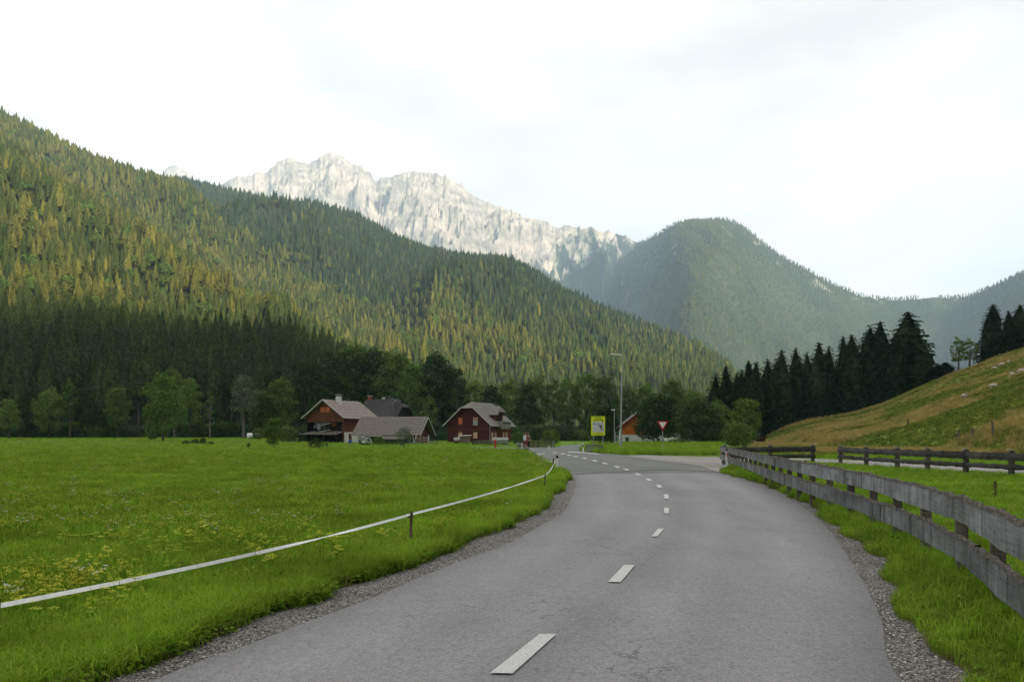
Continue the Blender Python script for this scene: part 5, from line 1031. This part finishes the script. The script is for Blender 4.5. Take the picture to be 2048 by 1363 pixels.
def orange_house():
    e = empty('orange_house', (*((1244-1024)/F*135, 135), -.2), math.radians(-4), 'small house with orange boarded gable over a white ground floor behind the trees', 'house')
    W_, L_, ze, zr = 6.0, 8.0, 3.3, 5.6; c = W_/2; k = (zr-ze)/c*1.0
    m = MB(); m.bx(0, W_, 0, .2, 0, 1.75); m.build('white_wall', PLAST, e); wallbox(e, 'orange_gable', H_ORG, [(-.05, 1.75), (W_+.05, 1.75), (W_+.05, ze), (c, zr), (-.05, ze)], -.04, .2)
    m = MB(); m.bx(-.0, .2, .21, L_, 0, ze); m.build('side_wall', PLAST, e); m = MB(); m.bx(W_-.2, W_, .21, L_, 0, ze); m.build('side_wall', H_ORG, e)
    slab2(e, 'roof', [[(-.6, -.7, ze-.3), (-.6, L_, ze-.3), (c, L_, zr+.15), (c, -.7, zr+.15)], [(W_+.6, -.7, ze-.3), (c, -.7, zr+.15), (c, L_, zr+.15), (W_+.6, L_, ze-.3)]], .12, R_GREY)
    edge_boards(e, [(-.6, -.73, ze-.3), (c, -.73, zr+.15), (W_+.6, -.73, ze-.3)], .18, .05, BRICK); window(e, .85, 0, .85, .55, .9, GLASS, TRIM)
orange_house()
def hut(x, y, w, h, label, name='garden_hut', mat=H_BRN, roof=R_DARK):
    e = empty(name, (x, y, T(x, y)-.1), -.15, label, 'hut'); m = MB(); m.bx(-w/2, w/2, 0, w, 0, h*.72); m.build('walls', mat, e); slab2(e, 'roof', [[(-w*.65, -.3, h*.70), (-w*.65, w+.3, h*.70), (0, w+.3, h), (0, -.3, h)], [(w*.65, -.3, h*.70), (0, -.3, h), (0, w+.3, h), (w*.65, w+.3, h*.70)]], .08, roof); m = MB(); m.bx(-w*.18, w*.18, -.05, -.001, 0, h*.5); m.build('door', H_DK, e)
hut(*P(1522, 120).xy, 1.3, 1.9, 'tiny brown hut with dark roof right of the round garden trees')
hut(*P(1368, 160).xy, 4.0, 4.4, 'pale weathered hut glimpsed between the dark garden trees', 'weathered_hut', WG, R_PALE)

# ------------------------------------------------------------------ yard things
def logpile(u, D, w, h, rad, label, tarp=True, n=None, messy=0.0, joined=False, z=None):
    x, y = P(u, D).xy; e = empty('woodpile', (x, y, -.25 if z is None else z), math.radians(-8), label, 'woodpile'); pale = plain('cut_wood', (.26, .20, .14), .9, var=.35, sc=4); rows = int(h/(rad*1.75)); cols = int(w/(rad*2.05)); J_ = MB()
    for i in range(rows):
        for j in range(cols-(i % 2)):
            if messy and random.random() < .12: continue
            cx = -w/2+rad+(j+.5*(i % 2))*rad*2.05; cz = rad+i*rad*1.75; r_ = rad*random.uniform(.75, 1.05); m = J_ if joined else MB(); dy = random.uniform(-.12, .12)
            m.tube([(cx, -.45+dy, cz), (cx+random.uniform(-.1, .1)*messy*3, .55+dy, cz+random.uniform(-.05, .05)*messy)], r_, 7)
            if not joined: m.build('log', pale, e)
    if joined: o = J_.build('logs', pale, e); o['kind'] = 'stuff'
    if tarp: m = MB(); m.slab([(-w/2-.1, -.6, h+.06), (w/2+.1, -.6, h+.12), (w/2+.1, .65, h+.2), (-w/2-.1, .65, h+.12)], .07); m.build('cover_sheet', TRIM, e)
    return e
logpile(930, 138, 2.0, 1.55, .07, 'neat stack of split firewood under a pale sheet before the red house', joined=True)
e = empty('tarpaulin_stack', P(914, 138, -.25), 0, 'dark stack draped with a white sheet left of the firewood', 'stack'); m = MB(); m.bx(-.55, .55, -.4, .5, 0, 1.15); m.build('stacked_boards', WD, e); m = MB(); m.slab([(-.6, -.5, 1.2), (.55, -.5, 1.5), (.6, .55, 1.5), (-.65, .55, 1.25)], .1); m.slab([(-.6, -.46, 1.1), (.5, -.46, 1.4), (.5, -.52, .9), (-.3, -.52, .8)], .03); m.build('white_sheet', TRIM, e)
logpile(966, 138, 3.0, .62, .09, 'long low row of stacked logs beside the trailer', joined=True)
e = logpile(846, 134, 2.6, 1.5, .13, 'untidy heap of logs and planks at the right end of the shed', tarp=False, messy=.8)
for i in range(9): m = MB(); a = Vector((random.uniform(-1.5, 1.8), -.8, 0)); m.bar(a, a+Vector((random.uniform(-1.0, 1.0), random.uniform(.2, .8), random.uniform(1.0, 2.0))), .10, .05); m.build('leaning_plank', [WG, TRIM, WP][i % 3], e)
for i in range(5): m = MB(); m.bar((-2.8+i*.15, -1.0, .15+i*.12), (-.9, -1.0, .12+i*.12), .12, .08); m.build('stacked_plank', WG, e)
for i in range(4): m = MB(); m.bar((1.2, -1.1, .15+i*.18), (2.8, -1.0, .12+i*.16), .12, .08); m.build('stacked_plank', WG, e)
# covered trailer
e = empty('covered_trailer', P(1000, 126, -.2), math.radians(-6), 'low trailer wrapped in a pale grey tarpaulin beside the red house', 'trailer')
m = MB(); prof = [(-1.25, .25), (1.3, .25), (1.3, 1.15), (1.18, 1.28), (-.95, 1.30), (-1.15, 1.2), (-1.25, .9)]; n = len(prof); m.add([(x, -.7, z) for x, z in prof]+[(x*.98, .7, z) for x, z in prof], [tuple(range(n)), tuple(range(2*n-1, n-1, -1))]+[(i, i+n, (i+1) % n+n, (i+1) % n) for i in range(n)]); m.build('tarpaulin', plain('pale_tarpaulin', (.55, .58, .60), .6, var=.1, sc=2), e)
for x in (-.6, .7): m = MB(); m.tube([(x, -.78, .22), (x, -.6, .22)], .24, 12); m.build('wheel', BLACK, e)
# blue barrel, white wrapped bales, small car
e = empty('barrel', P(700.5, 136, -.25), 0, 'blue plastic barrel by the white wall of the farmhouse', 'barrel'); m = MB(); m.tube([(0, 0, 0), (0, 0, .1), (0, 0, .45), (0, 0, .8), (0, 0, .9)], [.27, .30, .31, .30, .26], 14); m.build('drum', plain('blue_plastic', (.02, .05, .28), .5), e, True); m = MB(); m.tube([(0, 0, .9), (0, 0, .96)], .22, 14); m.build('lid', BLACK, e)
for (u, w, l) in ((500, 1.35, 'left one of two white wrapped hay bales at the meadow edge'), (518, 1.2, 'right one of two white wrapped hay bales at the meadow edge')):
    e = empty('wrapped_bale', P(u, 170, T(P(u, 170).x, 170)), .3, l, 'hay bale', 'white wrapped bales at the meadow edge'); m = MB(); m.tube([(-.62, 0, .6), (-.58, 0, .6), (.58, 0, .6), (.62, 0, .6)], [.45, w*.5, w*.5, .45], 16); m.build('wrapped_roll', WHITE, e, True); m = MB(); m.tube([(-.64, 0, .6), (-.625, 0, .6)], .28, 12); m.build('wrap_fold', TRIM, e)
def car(u, D, label, rz=.1):
    e = empty('parked_car', P(u, D), rz, label, 'car'); m = MB(); prof = [(-1.95, .35), (1.95, .35), (1.98, .7), (1.75, .86), (.95, .93), (.35, 1.38), (-1.05, 1.42), (-1.75, .95), (-1.98, .8)]; n = len(prof); m.add([(x, -.82, z) for x, z in prof]+[(x, .82, z) for x, z in prof], [tuple(range(n)), tuple(range(2*n-1, n-1, -1))]+[(i, i+n, (i+1) % n+n, (i+1) % n) for i in range(n)]); m.build('body', WHITE, e)
    m = MB(); m.add([(-1.5, -.83, .98), (.75, -.83, .97), (.28, -.83, 1.3), (-1.0, -.83, 1.33)], [(0, 1, 2, 3)]); m.v += [(x, -.822, z) for x, _, z in m.v[:4]]; m.f += [(7, 6, 5, 4), (0, 4, 5, 1), (1, 5, 6, 2), (2, 6, 7, 3), (3, 7, 4, 0)]; m.build('side_windows', GLASS, e)
    for x in (-1.2, 1.25): m = MB(); m.tube([(x, -.86, .32), (x, -.66, .32)], .32, 14); m.build('wheel', BLACK, e)
car(1335, 150, 'small white car half hidden behind the bank and garden trees')

# ------------------------------------------------------------------ walkers and sheep
def skin(name, pts, edges, mat, parent, root=0, sub=1):
    me = bpy.data.meshes.new(name); me.from_pydata([p[:3] for p in pts], edges, []); me.materials.append(mat); o = link(bpy.data.objects.new(name, me), parent); md = o.modifiers.new('skin', 'SKIN')
    sv = me.skin_vertices
    if not sv: 
        bm = bmesh.new(); bm.from_mesh(me); bm.verts.layers.skin.verify(); bm.to_mesh(me); bm.free(); sv = me.skin_vertices
    for i, p in enumerate(pts): r_ = p[3]; sv[0].data[i].radius = (r_, p[4] if len(p) > 4 else r_); sv[0].data[i].use_root = (i == root)
    md.use_smooth_shade = True; sd = o.modifiers.new('sub', 'SUBSURF'); sd.levels = sub; sd.render_levels = sub; return o
SKINM = plain('skin', (.42, .24, .17), .7); HAIR = plain('grey_hair', (.20, .18, .16), .9)
def person(u, D, label, top, legs, pack=None, rz=0.0, h=1.0, bare=False, hat=None):
    e = empty('person', P(u, D, .0), rz, label, 'person', 'pair of walkers at the bend'); e.scale = (h, h, h)
    pts = [(0, 0, .95, .15, .11), (0, 0, 1.18, .14, .10), (0, 0, 1.38, .17, .11), (0, 0, 1.50, .06), (0, -.01, 1.60, .085, .095), (0, -.01, 1.70, .075, .085), (-.19, 0, 1.40, .055), (-.25, .02, 1.14, .042), (-.20, -.16, .98, .033), (-.20, -.23, .95, .028), (.19, 0, 1.40, .055), (.25, .02, 1.14, .042), (.22, -.12, .95, .033), (.22, -.19, .92, .028), (-.10, 0, .88, .095), (-.11, -.10, .50, .06), (-.11, -.02, .10, .042), (-.11, -.14, .04, .038), (.10, 0, .88, .095), (.11, .08, .50, .06), (.11, .18, .12, .042), (.11, .07, .05, .038)]
    ed = [(0, 1), (1, 2), (2, 3), (3, 4), (4, 5), (2, 6), (6, 7), (7, 8), (8, 9), (2, 10), (10, 11), (11, 12), (12, 13), (0, 14), (14, 15), (15, 16), (16, 17), (0, 18), (18, 19), (19, 20), (20, 21)]
    skin('body', pts, ed, SKINM, e)
    tp = [(0, 0, .93, .165, .125), (0, 0, 1.18, .155, .12), (0, 0, 1.40, .185, .125), (-.20, 0, 1.40, .07), (-.26, .02, 1.18, .058), (.20, 0, 1.40, .07), (.26, .02, 1.18, .058)]
    skin('shirt', tp, [(0, 1), (1, 2), (2, 3), (3, 4), (2, 5), (5, 6)], top, e)
    lp = [(0, 0, .96, .16, .12), (-.10, 0, .86, .11), (-.11, -.10, .50, .08), (-.11, -.02, .16, .065), (.10, 0, .86, .11), (.11, .08, .50, .08), (.11, .17, .18, .065)]
    skin('trousers', lp, [(0, 1), (1, 2), (2, 3), (0, 4), (4, 5), (5, 6)], legs, e)
    for x, y in ((-.11, -.08), (.11, .12)): m = MB(); m.box((x, y, .05), (.10, .27, .10)); m.build('shoe', BLACK, e)
    m = MB(); m.tube([(0, .005, 1.64), (0, .01, 1.72), (0, .01, 1.79), (0, .01, 1.81)], [.105, .108, .07, .01], 10); m.build('hair', HAIR if not hat else hat, e, True)
    if pack: m = MB(); m.box((0, .20, 1.24), (.30, .18, .44)); m.box((0, .22, 1.50), (.22, .14, .10)); m.build('backpack', pack, e)
person(1051.5, 84, 'walker in red top and red trousers at the bend of the road', plain('red_top', (.40, .03, .035), .8), plain('dusky_red_trousers', (.28, .05, .05), .8), PANEL, math.radians(150), .98, hat=plain('pink_hat', (.45, .12, .12), .8))
person(1056.5, 84.2, 'walker in olive top and black trousers beside the walker in red', plain('olive_top', (.14, .11, .06), .8), plain('black_trousers', (.012, .012, .014), .8), None, math.radians(20), .98)
WOOL = plain('sheep_wool', (.56, .50, .42), .95, var=.12, sc=8, bump=.03); FACE = plain('sheep_face', (.46, .38, .30), .9)
def hill_hit(u, v):
    for D in np.arange(55, 175, .25):
        x = (u-1024)/F*D
        if T(x, D) >= zat(v, D): return x, D, T(x, D)
    D = 160; x = (u-1024)/F*D; return x, D, T(x, D)
def sheep(u, v, rz, label, graze=True, s=1.0):
    x, y, z = hill_hit(u, v); e = empty('sheep', (x, y, z), rz, label, 'sheep', 'sheep grazing on the hillside'); s *= .72; e.scale = (s, s, s); hz = .30 if graze else .95; hx = .78 if graze else .72
    pts = [(-.45, 0, .68, .22, .24), (-.15, 0, .68, .27, .30), (.2, 0, .69, .26, .29), (.45, 0, .72, .18, .20), (.62, 0, .66 if graze else .86, .11), (hx, 0, hz+.12, .085), (hx+.16, 0, hz, .055), (-.55, 0, .60, .05), (-.60, 0, .38, .035)]
    ed = [(0, 1), (1, 2), (2, 3), (3, 4), (4, 5), (5, 6), (0, 7), (7, 8)]
    for sx, b in ((-.42, 0), (.34, 3)):
        for sy in (-1, 1):
            i = len(pts); pts += [(sx, sy*.13, .48, .08), (sx-(.05 if sx < 0 else -.02), sy*.14, .26, .045), (sx, sy*.14, .02, .035)]; ed += [(b, i), (i, i+1), (i+1, i+2)]
    skin('body', pts, ed, WOOL, e, 1); m = MB(); m.tube([(hx-.02, 0, hz+.14), (hx+.20, 0, hz-.03)], [.085, .05], 8); m.build('face', FACE, e, True)
    for sy in (-1, 1): m = MB(); m.slab([(hx, sy*.06, hz+.18), (hx-.05, sy*.18, hz+.14), (hx+.03, sy*.16, hz+.11)], .02); m.build('ear', FACE, e)
for a in ((2017, 727, 1.2, 'sheep facing away, highest and farthest right of the upper three', True), (2003, 733, 3.0, 'sheep grazing broadside in the middle of the upper three'), (1989, 739, 2.6, 'small sheep at the left end of the upper three', True, .85), (2042, 747, 3.2, 'sheep grazing at the right picture edge'), (2024, 753, -1.2, 'sheep just below the one at the right picture edge', True, .9), (1987, 777, 2.9, 'sheep grazing alone halfway down the hillside'), (1929, 797, 1.8, 'lowest sheep, alone nearest the meadow')): sheep(*a)

# ------------------------------------------------------------------ trees one can tell apart
def bproto(seed, mat, bark='bark', **k):
    tm, V, Fq = broad(seed, **k); return (npmesh('crown', V, Fq, M[mat]), tm.mesh('trunk', M[bark]))
BP = {
 'tall_dark': [bproto(300+i, ['leaf_dark', 'leaf_dark', 'leaf_mid'][i], H=20, Rx=5.2, base=.22, nclump=64, per=85, leaf=.34) for i in range(3)],
 'tall_mid': [bproto(310+i, ['leaf_mid', 'leaf_belt', 'leaf_belt'][i], H=18, Rx=4.6, base=.25, nclump=60, per=80, leaf=.30, sparse=.15) for i in range(3)],
 'slim': [bproto(320+i, ['leaf_mid', 'leaf_belt'][i], 'bark_pale', H=16, Rx=2.6, base=.32, nclump=40, per=60, leaf=.26, sparse=.3) for i in range(2)],
 'round_mid': [bproto(330+i, 'leaf_belt', H=12, Rx=4.6, base=.16, nclump=60, per=100, leaf=.24) for i in range(2)],
 'round_dark': [bproto(340+i, 'leaf_dark', H=10, Rx=4.7, base=.12, nclump=64, per=110, leaf=.24) for i in range(2)],
 'light': [bproto(350, 'leaf_light', H=8, Rx=3.0, base=.10, nclump=44, per=90, leaf=.17)], 'bushy': [bproto(360+i, ['leaf_dark', 'leaf_mid'][i], H=3, Rx=2.0, base=.03, nclump=30, per=80, leaf=.13) for i in range(2)],
 'silver': [bproto(370, 'leaf_silver', H=3, Rx=1.5, base=.18, nclump=30, per=60, leaf=.07)], 'birch': [bproto(380, 'leaf_silver', 'bark_pale', H=17, Rx=3.6, base=.38, nclump=46, per=55, leaf=.26, sparse=.25)],
 'spindly': [bproto(390, 'leaf_mid', 'bark_pale', H=12, Rx=1.6, base=.35, nclump=16, per=26, leaf=.2, limbs=12)]}
def tree(kind, u, D, vtop, wpx, label, vbase=None, name=None, group=None, cat='tree'):
    x = (u-1024)/F*D; z = T(x, D); H0 = {'tall_dark': 20, 'tall_mid': 18, 'slim': 16, 'round_mid': 12, 'round_dark': 10, 'light': 8, 'bushy': 3, 'silver': 3, 'birch': 17, 'spindly': 12}[kind]; R0 = {'tall_dark': 5.2, 'tall_mid': 4.6, 'slim': 2.6, 'round_mid': 4.6, 'round_dark': 4.7, 'light': 3.0, 'bushy': 2.0, 'silver': 1.5, 'birch': 3.6, 'spindly': 1.6}[kind]
    if z < .5 and D > 150 and u < 1500: z = -.2
    hs = (zat(vtop, D)-z)/H0/1.05; ws = wpx/2/F*D/R0/1.12
    return place_tree(random.choice(BP[kind]), name or ('shrub' if kind in ('bushy', 'silver') else 'leafy_tree'), x, D, z, random.random()*6.28, ws, label, cat, group, sz=hs)
LT = [('tall_mid', 18, 175, 795, 48, 'small tree with clear trunk at the far left meadow edge'), ('tall_dark', 62, 185, 770, 70, 'dark bushy tree second from the left picture edge'), ('round_mid', 98, 182, 775, 70, 'low wide tree left of the narrow upright one'), ('slim', 140, 184, 755, 40, 'narrow upright green tree among the left meadow edge trees'), ('tall_dark', 176, 186, 770, 55, 'dark rounded tree right of the narrow upright one'), ('tall_dark', 236, 184, 768, 56, 'dark tree left of the bright round meadow tree'), ('tall_dark', 210, 190, 800, 46, 'low olive tree behind the dark tree at the left'),
 ('round_mid', 326, 152, 742, 86, 'large bright round tree standing forward in the meadow'), ('slim', 350, 186, 735, 60, 'tall tree peeping behind the bright round meadow tree'), ('tall_mid', 380, 184, 752, 56, 'forked tree right of the bright round meadow tree'), ('spindly', 420, 182, 776, 26, 'thin pale almost leafless tree at the meadow edge'), ('birch', 487, 178, 741, 66, 'pale silvery tree with a tall clear trunk'), ('tall_dark', 520, 184, 775, 56, 'dark tree right of the silvery one'), ('tall_dark', 562, 186, 752, 70, 'dark tree between the silvery tree and the farmhouse'),
 ('tall_dark', 612, 196, 716, 92, 'broad dark tree left behind the farmhouse gable'), ('tall_dark', 655, 205, 692, 90, 'tall dark tree directly above the farmhouse chimney'), ('tall_dark', 700, 212, 680, 104, 'tallest dark tree behind the farmhouse'), ('tall_dark', 748, 214, 690, 92, 'tall dark tree above the charcoal roof'), ('tall_dark', 792, 208, 694, 96, 'tall dark tree behind the right end of the charcoal roof'), ('tall_mid', 828, 200, 722, 76, 'mid-green tree above the shed ridge'), ('tall_dark', 872, 204, 700, 92, 'tall dark tree between shed and red house'), ('tall_dark', 905, 205, 728, 76, 'dark tree left behind the red house'), ('slim', 860, 190, 790, 40, 'slim tree with bare trunk right of the shed'), ('tall_mid', 948, 206, 752, 70, 'mid-green tree behind the red house ridge'), ('tall_dark', 985, 205, 765, 60, 'dark tree behind the red house dormer'),
 ('tall_mid', 1018, 205, 750, 62, 'tree rising right of the red house'), ('tall_dark', 1050, 204, 762, 56, 'dark tree above the two walkers'), ('tall_mid', 1076, 206, 750, 60, 'green tree above the picket fence return'), ('slim', 1108, 205, 752, 40, 'slim tree with a pale trunk above the branch road'), ('tall_mid', 1135, 208, 748, 58, 'round topped green tree left of the yellow board'), ('tall_mid', 1172, 206, 742, 70, 'broad green tree rising above the yellow board'), ('tall_mid', 1212, 208, 746, 66, 'green tree left of the street lamp head'), ('tall_mid', 1256, 212, 770, 60, 'green tree right of the street lamp pole'), ('tall_mid', 1290, 215, 756, 56, 'green tree peeping above the large dark garden tree'), ('tall_dark', 1345, 205, 752, 66, 'dark tree behind the garden trees'), ('tall_mid', 1385, 210, 770, 60, 'pale green tree between garden trees and spruces'),
 ('round_dark', 1214, 104, 806, 56, 'dark tree close behind the yellow board and lamp'), ('round_dark', 1316, 128, 782, 112, 'large dark round tree hiding the orange house'), ('round_dark', 1396, 122, 796, 100, 'dark spreading garden tree right of the give-way sign'), ('round_mid', 1430, 126, 800, 66, 'mid-green garden tree left of the light one'), ('light', 1490, 118, 792, 78, 'light green leafy tree before the black spruces')]
for a in LT: tree(*a)
SH = [('bushy', 1476, 104, 843, 84, 'wide dark bush below the light green tree'), ('bushy', 1101, 128, 858, 42, 'rounded dark green bush right of the walkers'), ('bushy', 1038, 126, 862, 40, 'dark bush behind the walkers'), ('light', 548, 95, 832, 46, 'young light green tree alone in the meadow left of the farmhouse'), ('bushy', 516, 168, 855, 30, 'small bush between the wrapped bales'), ('bushy', 304, 165, 868, 20, 'black round bush left of the bright meadow tree'), ('bushy', 372, 128, 880, 20, 'leftmost of the low bushes in the meadow'), ('bushy', 391, 128, 877, 18, 'second of the low bushes in the meadow'), ('bushy', 406, 128, 874, 14, 'tallest of the low bushes in the meadow'), ('bushy', 421, 128, 882, 14, 'rightmost small one of the low bushes in the meadow'), ('bushy', 497, 98, 884, 10, 'tiny bush left of the young light tree'), ('bushy', 632, 90, 876, 32, 'green shrub in front of the farmhouse lean-to'), ('bushy', 653, 92, 881, 8, 'narrow dark shrub right of the lean-to shrub'), ('bushy', 757, 118, 872, 28, 'dark green shrub beside the white flowering bush'), ('bushy', 785, 122, 880, 40, 'low dark shrub before the shed'), ('silver', 809, 84, 850, 44, 'grey-green shrub on bare stems before the shed'), ('bushy', 1358, 112, 876, 60, 'low weeds below the garden trees'), ('bushy', 575, 145, 850, 50, 'bushy growth left of the farmhouse canopy'), ('bushy', 602, 150, 858, 40, 'dark bush under the farmhouse canopy'), ('bushy', 1880, 176, 728, 44, 'dark bush at the foot of the tallest spruce on the hill')]
for a in SH: tree(*a)
# undergrowth closing the forest edge
n = 900; u = RNG.uniform(-60, 1430, n); D = RNG.uniform(190, 214, n)-np.where(RNG.random(n) < .25, 5, 0); x = (u-1024)/F*D; z = np.where(D > 203, np.maximum(massif(x/D, D), -.3), terr(x, D)-.3); z = np.where((u > 560), -.3, z)
scatter('forest_undergrowth', np.stack([x, D, z], -1), RNG.random(n)*6.28, np.stack([RNG.uniform(.8, 1.7, n), RNG.uniform(.8, 1.7, n), RNG.uniform(.5, 1.45, n)], -1), (RNG.random(n) < .3).astype(int), [BP['bushy'][0][0], BP['bushy'][1][0]], 'dark bushes and saplings closing the foot of the forest')
# white flowering bush
wb = tree('bushy', 731, 116, 871, 30, 'bush covered in white blossom before the shed door', name='flowering_bush'); r = np.random.default_rng(5); d = r.normal(size=(420, 3)); d[:, 2] = np.abs(d[:, 2]); d /= np.linalg.norm(d, axis=1)[:, None]; p = d*np.array([2.0, 2.0, 2.2])*r.uniform(.7, 1.08, (420, 1))+np.array([0, 0, .8]); a = r.normal(size=(420, 3)); a /= np.linalg.norm(a, axis=1)[:, None]; b = np.cross(a, d); s = .17
npobj('blossoms', np.stack([p-a*s, p-b*s, p+a*s, p+b*s], 1).reshape(-1, 3), np.arange(1680).reshape(-1, 4), WF, wb)
# dead broken snag above the dark tree
e = empty('dead_tree', P(1222, 106), 0, 'dark broken dead trunk sticking out above the tree by the lamp', 'tree'); m = MB(); m.tube([(0, 0, 0), (.2, 0, 4.0), (-.1, 0, 5.6), (-.35, 0, 6.4)], [.25, .2, .2, .22], 7); m.build('trunk', BLACK, e); m = MB(); m.tube([(.1, 0, 4.4), (.7, 0, 4.9)], [.1, .03], 5); m.build('branch', BLACK, e)

# the dark spruces on the right and on the hill
def spruce_full(seed):
    V, Fc = conifer(seed, 16, 3.3, 32, 12, .02, .35, True, .10, 1.1); z = V[:, 2]/16; k = (1-np.clip(z, 0, .985))**-.22; V = V.copy(); V[:, 0] *= k; V[:, 1] *= k
    return (npmesh('crown', V, Fc, M['spruce_dark']), trunk_mb(16, .2).mesh('trunk', M['bark']))
HS = [spruce_full(400+i) for i in range(5)]
HR = [(1431, 745, 40, 'leftmost dark spruce of the row right of the garden trees'), (1452, 728, 34, None), (1474, 745, 36, None), (1497, 719, 36, None), (1513, 721, 34, None), (1535, 715, 40, None), (1563, 696, 42, None), (1591, 692, 42, None), (1614, 702, 38, None), (1637, 682, 42, None), (1658, 689, 36, None), (1686, 669, 44, None), (1704, 666, 46, None), (1740, 648, 58, 'broad greener spruce beside the widest one of the row'), (1761, 641, 66, 'widest spruce of the row with a rounded greenish top'), (1790, 668, 50, None), (1816, 621, 84, 'tallest spruce of the row at its right end'), (1848, 706, 44, 'low spruce at the right foot of the tallest one'), (1876, 730, 34, 'small spruce right of the row above the pasture'), (1891, 724, 26, 'slight small conifer at the right end of the row')]
ORD = ['first', 'second', 'third', 'fourth', 'fifth', 'sixth', 'seventh', 'eighth', 'ninth', 'tenth', 'eleventh', 'twelfth', 'thirteenth', 'fourteenth', 'fifteenth', 'sixteenth', 'seventeenth', 'eighteenth', 'nineteenth', 'twentieth']
for i, (u, v, w, l) in enumerate(HR):
    for back in ((0, 12) if (1440 < u < 1840) else (0,)):
        D = (158 if u < 1560 else 172)+back+(i % 3)*3; uu = u+(back and random.uniform(-16, 16)); x = (uu-1024)/F*D; z = T(x, D)-.3; H_ = zat(v+(back and random.uniform(8, 30)), D)-z; wm = max(w*1.5, 66)*random.uniform(.9, 1.15)/2/F*D/3.3
        place_tree(HS[(i+back) % 5], 'spruce_tree', x, D, z, random.random()*6.28, wm, (l if (l and not back) else ('dark spruce standing behind the front of the row' if back else ORD[i]+' spruce from the left in the dark row above the pasture')), 'tree', 'dark spruces in the row right of the road', sz=H_/16.3)
for (u, v, w, l, mt) in ((1986, 606, 74, 'tall dark spruce left of the pair at the right picture edge', 0), (2017, 620, 50, 'shorter spruce between the two tall ones at the right edge', 1), (2041, 607, 66, 'tall dark spruce at the right picture edge', 2), (2075, 596, 66, 'spruce just beyond the right picture edge', 0)):
    D = 172+mt*2; x = (u-1024)/F*D; z = T(x, D)-.3; place_tree(HS[mt], 'spruce_tree', x, D, z, random.random()*6, w/2/F*D/3.3, l, 'tree', 'tall spruces on the hilltop at the right edge', sz=(zat(v, D)-z)/16.3)
V_, F_ = conifer(450, 14, 2.3, 26, 9, .10, .15, True, .18, .5); LP = (npmesh('crown', V_, F_, M['spruce']), trunk_mb(14, .16).mesh('trunk', M['bark']))
for (u, v, w, l) in ((1917, 672, 36, 'left one of two thin airy trees on the hill crest'), (1939, 675, 38, 'right one of two thin airy trees on the hill crest')):
    tree('slim', u, 172, v, w, l, name='airy_tree', group='two thin trees on the hill crest')
# weathered fence stakes low on the pasture
for u, v, h in ((1987, 875, 1.3), (1915, 882, .9), (1945, 878, .9), (1816, 892, .8)):
    x, y, z = hill_hit(u, v) if u > 1900 else ((u-1024)/F*95, 95, T((u-1024)/F*95, 95)); e = empty('pasture_post', (x, y, z), 0, {1987: 'stoutest grey post low on the pasture right of the others', 1915: 'thin leaning post low on the pasture, left of two', 1945: 'thin leaning post low on the pasture, right of two', 1816: 'stump of a post at the foot of the pasture'}[u], 'post'); m = MB(); m.tube([(0, 0, -.3), (random.uniform(-.15, .15), 0, h)], [.11, .09], 7); m.build('shaft', WP, e)
# rusty dock plant in the paddock
e = empty('dock_plant', P(1990, 19.5), 0, 'rust-brown seeding dock plant standing in the paddock', 'plant'); m = MB(); m.tube([(0, 0, 0), (.02, 0, .42)], .006, 5); m.build('stem', STAKE, e)
m = MB()
for i in range(320): z = random.uniform(.06, .46); r_ = random.uniform(0, .085)*(1-z*1.6+.1); a = random.random()*6.28; m.box((math.cos(a)*r_, math.sin(a)*r_, z), (.008, .008, .011), a)
m.build('seed_heads', plain('rust_seeds', (.10, .045, .025), .9, var=.3), e)
haze()
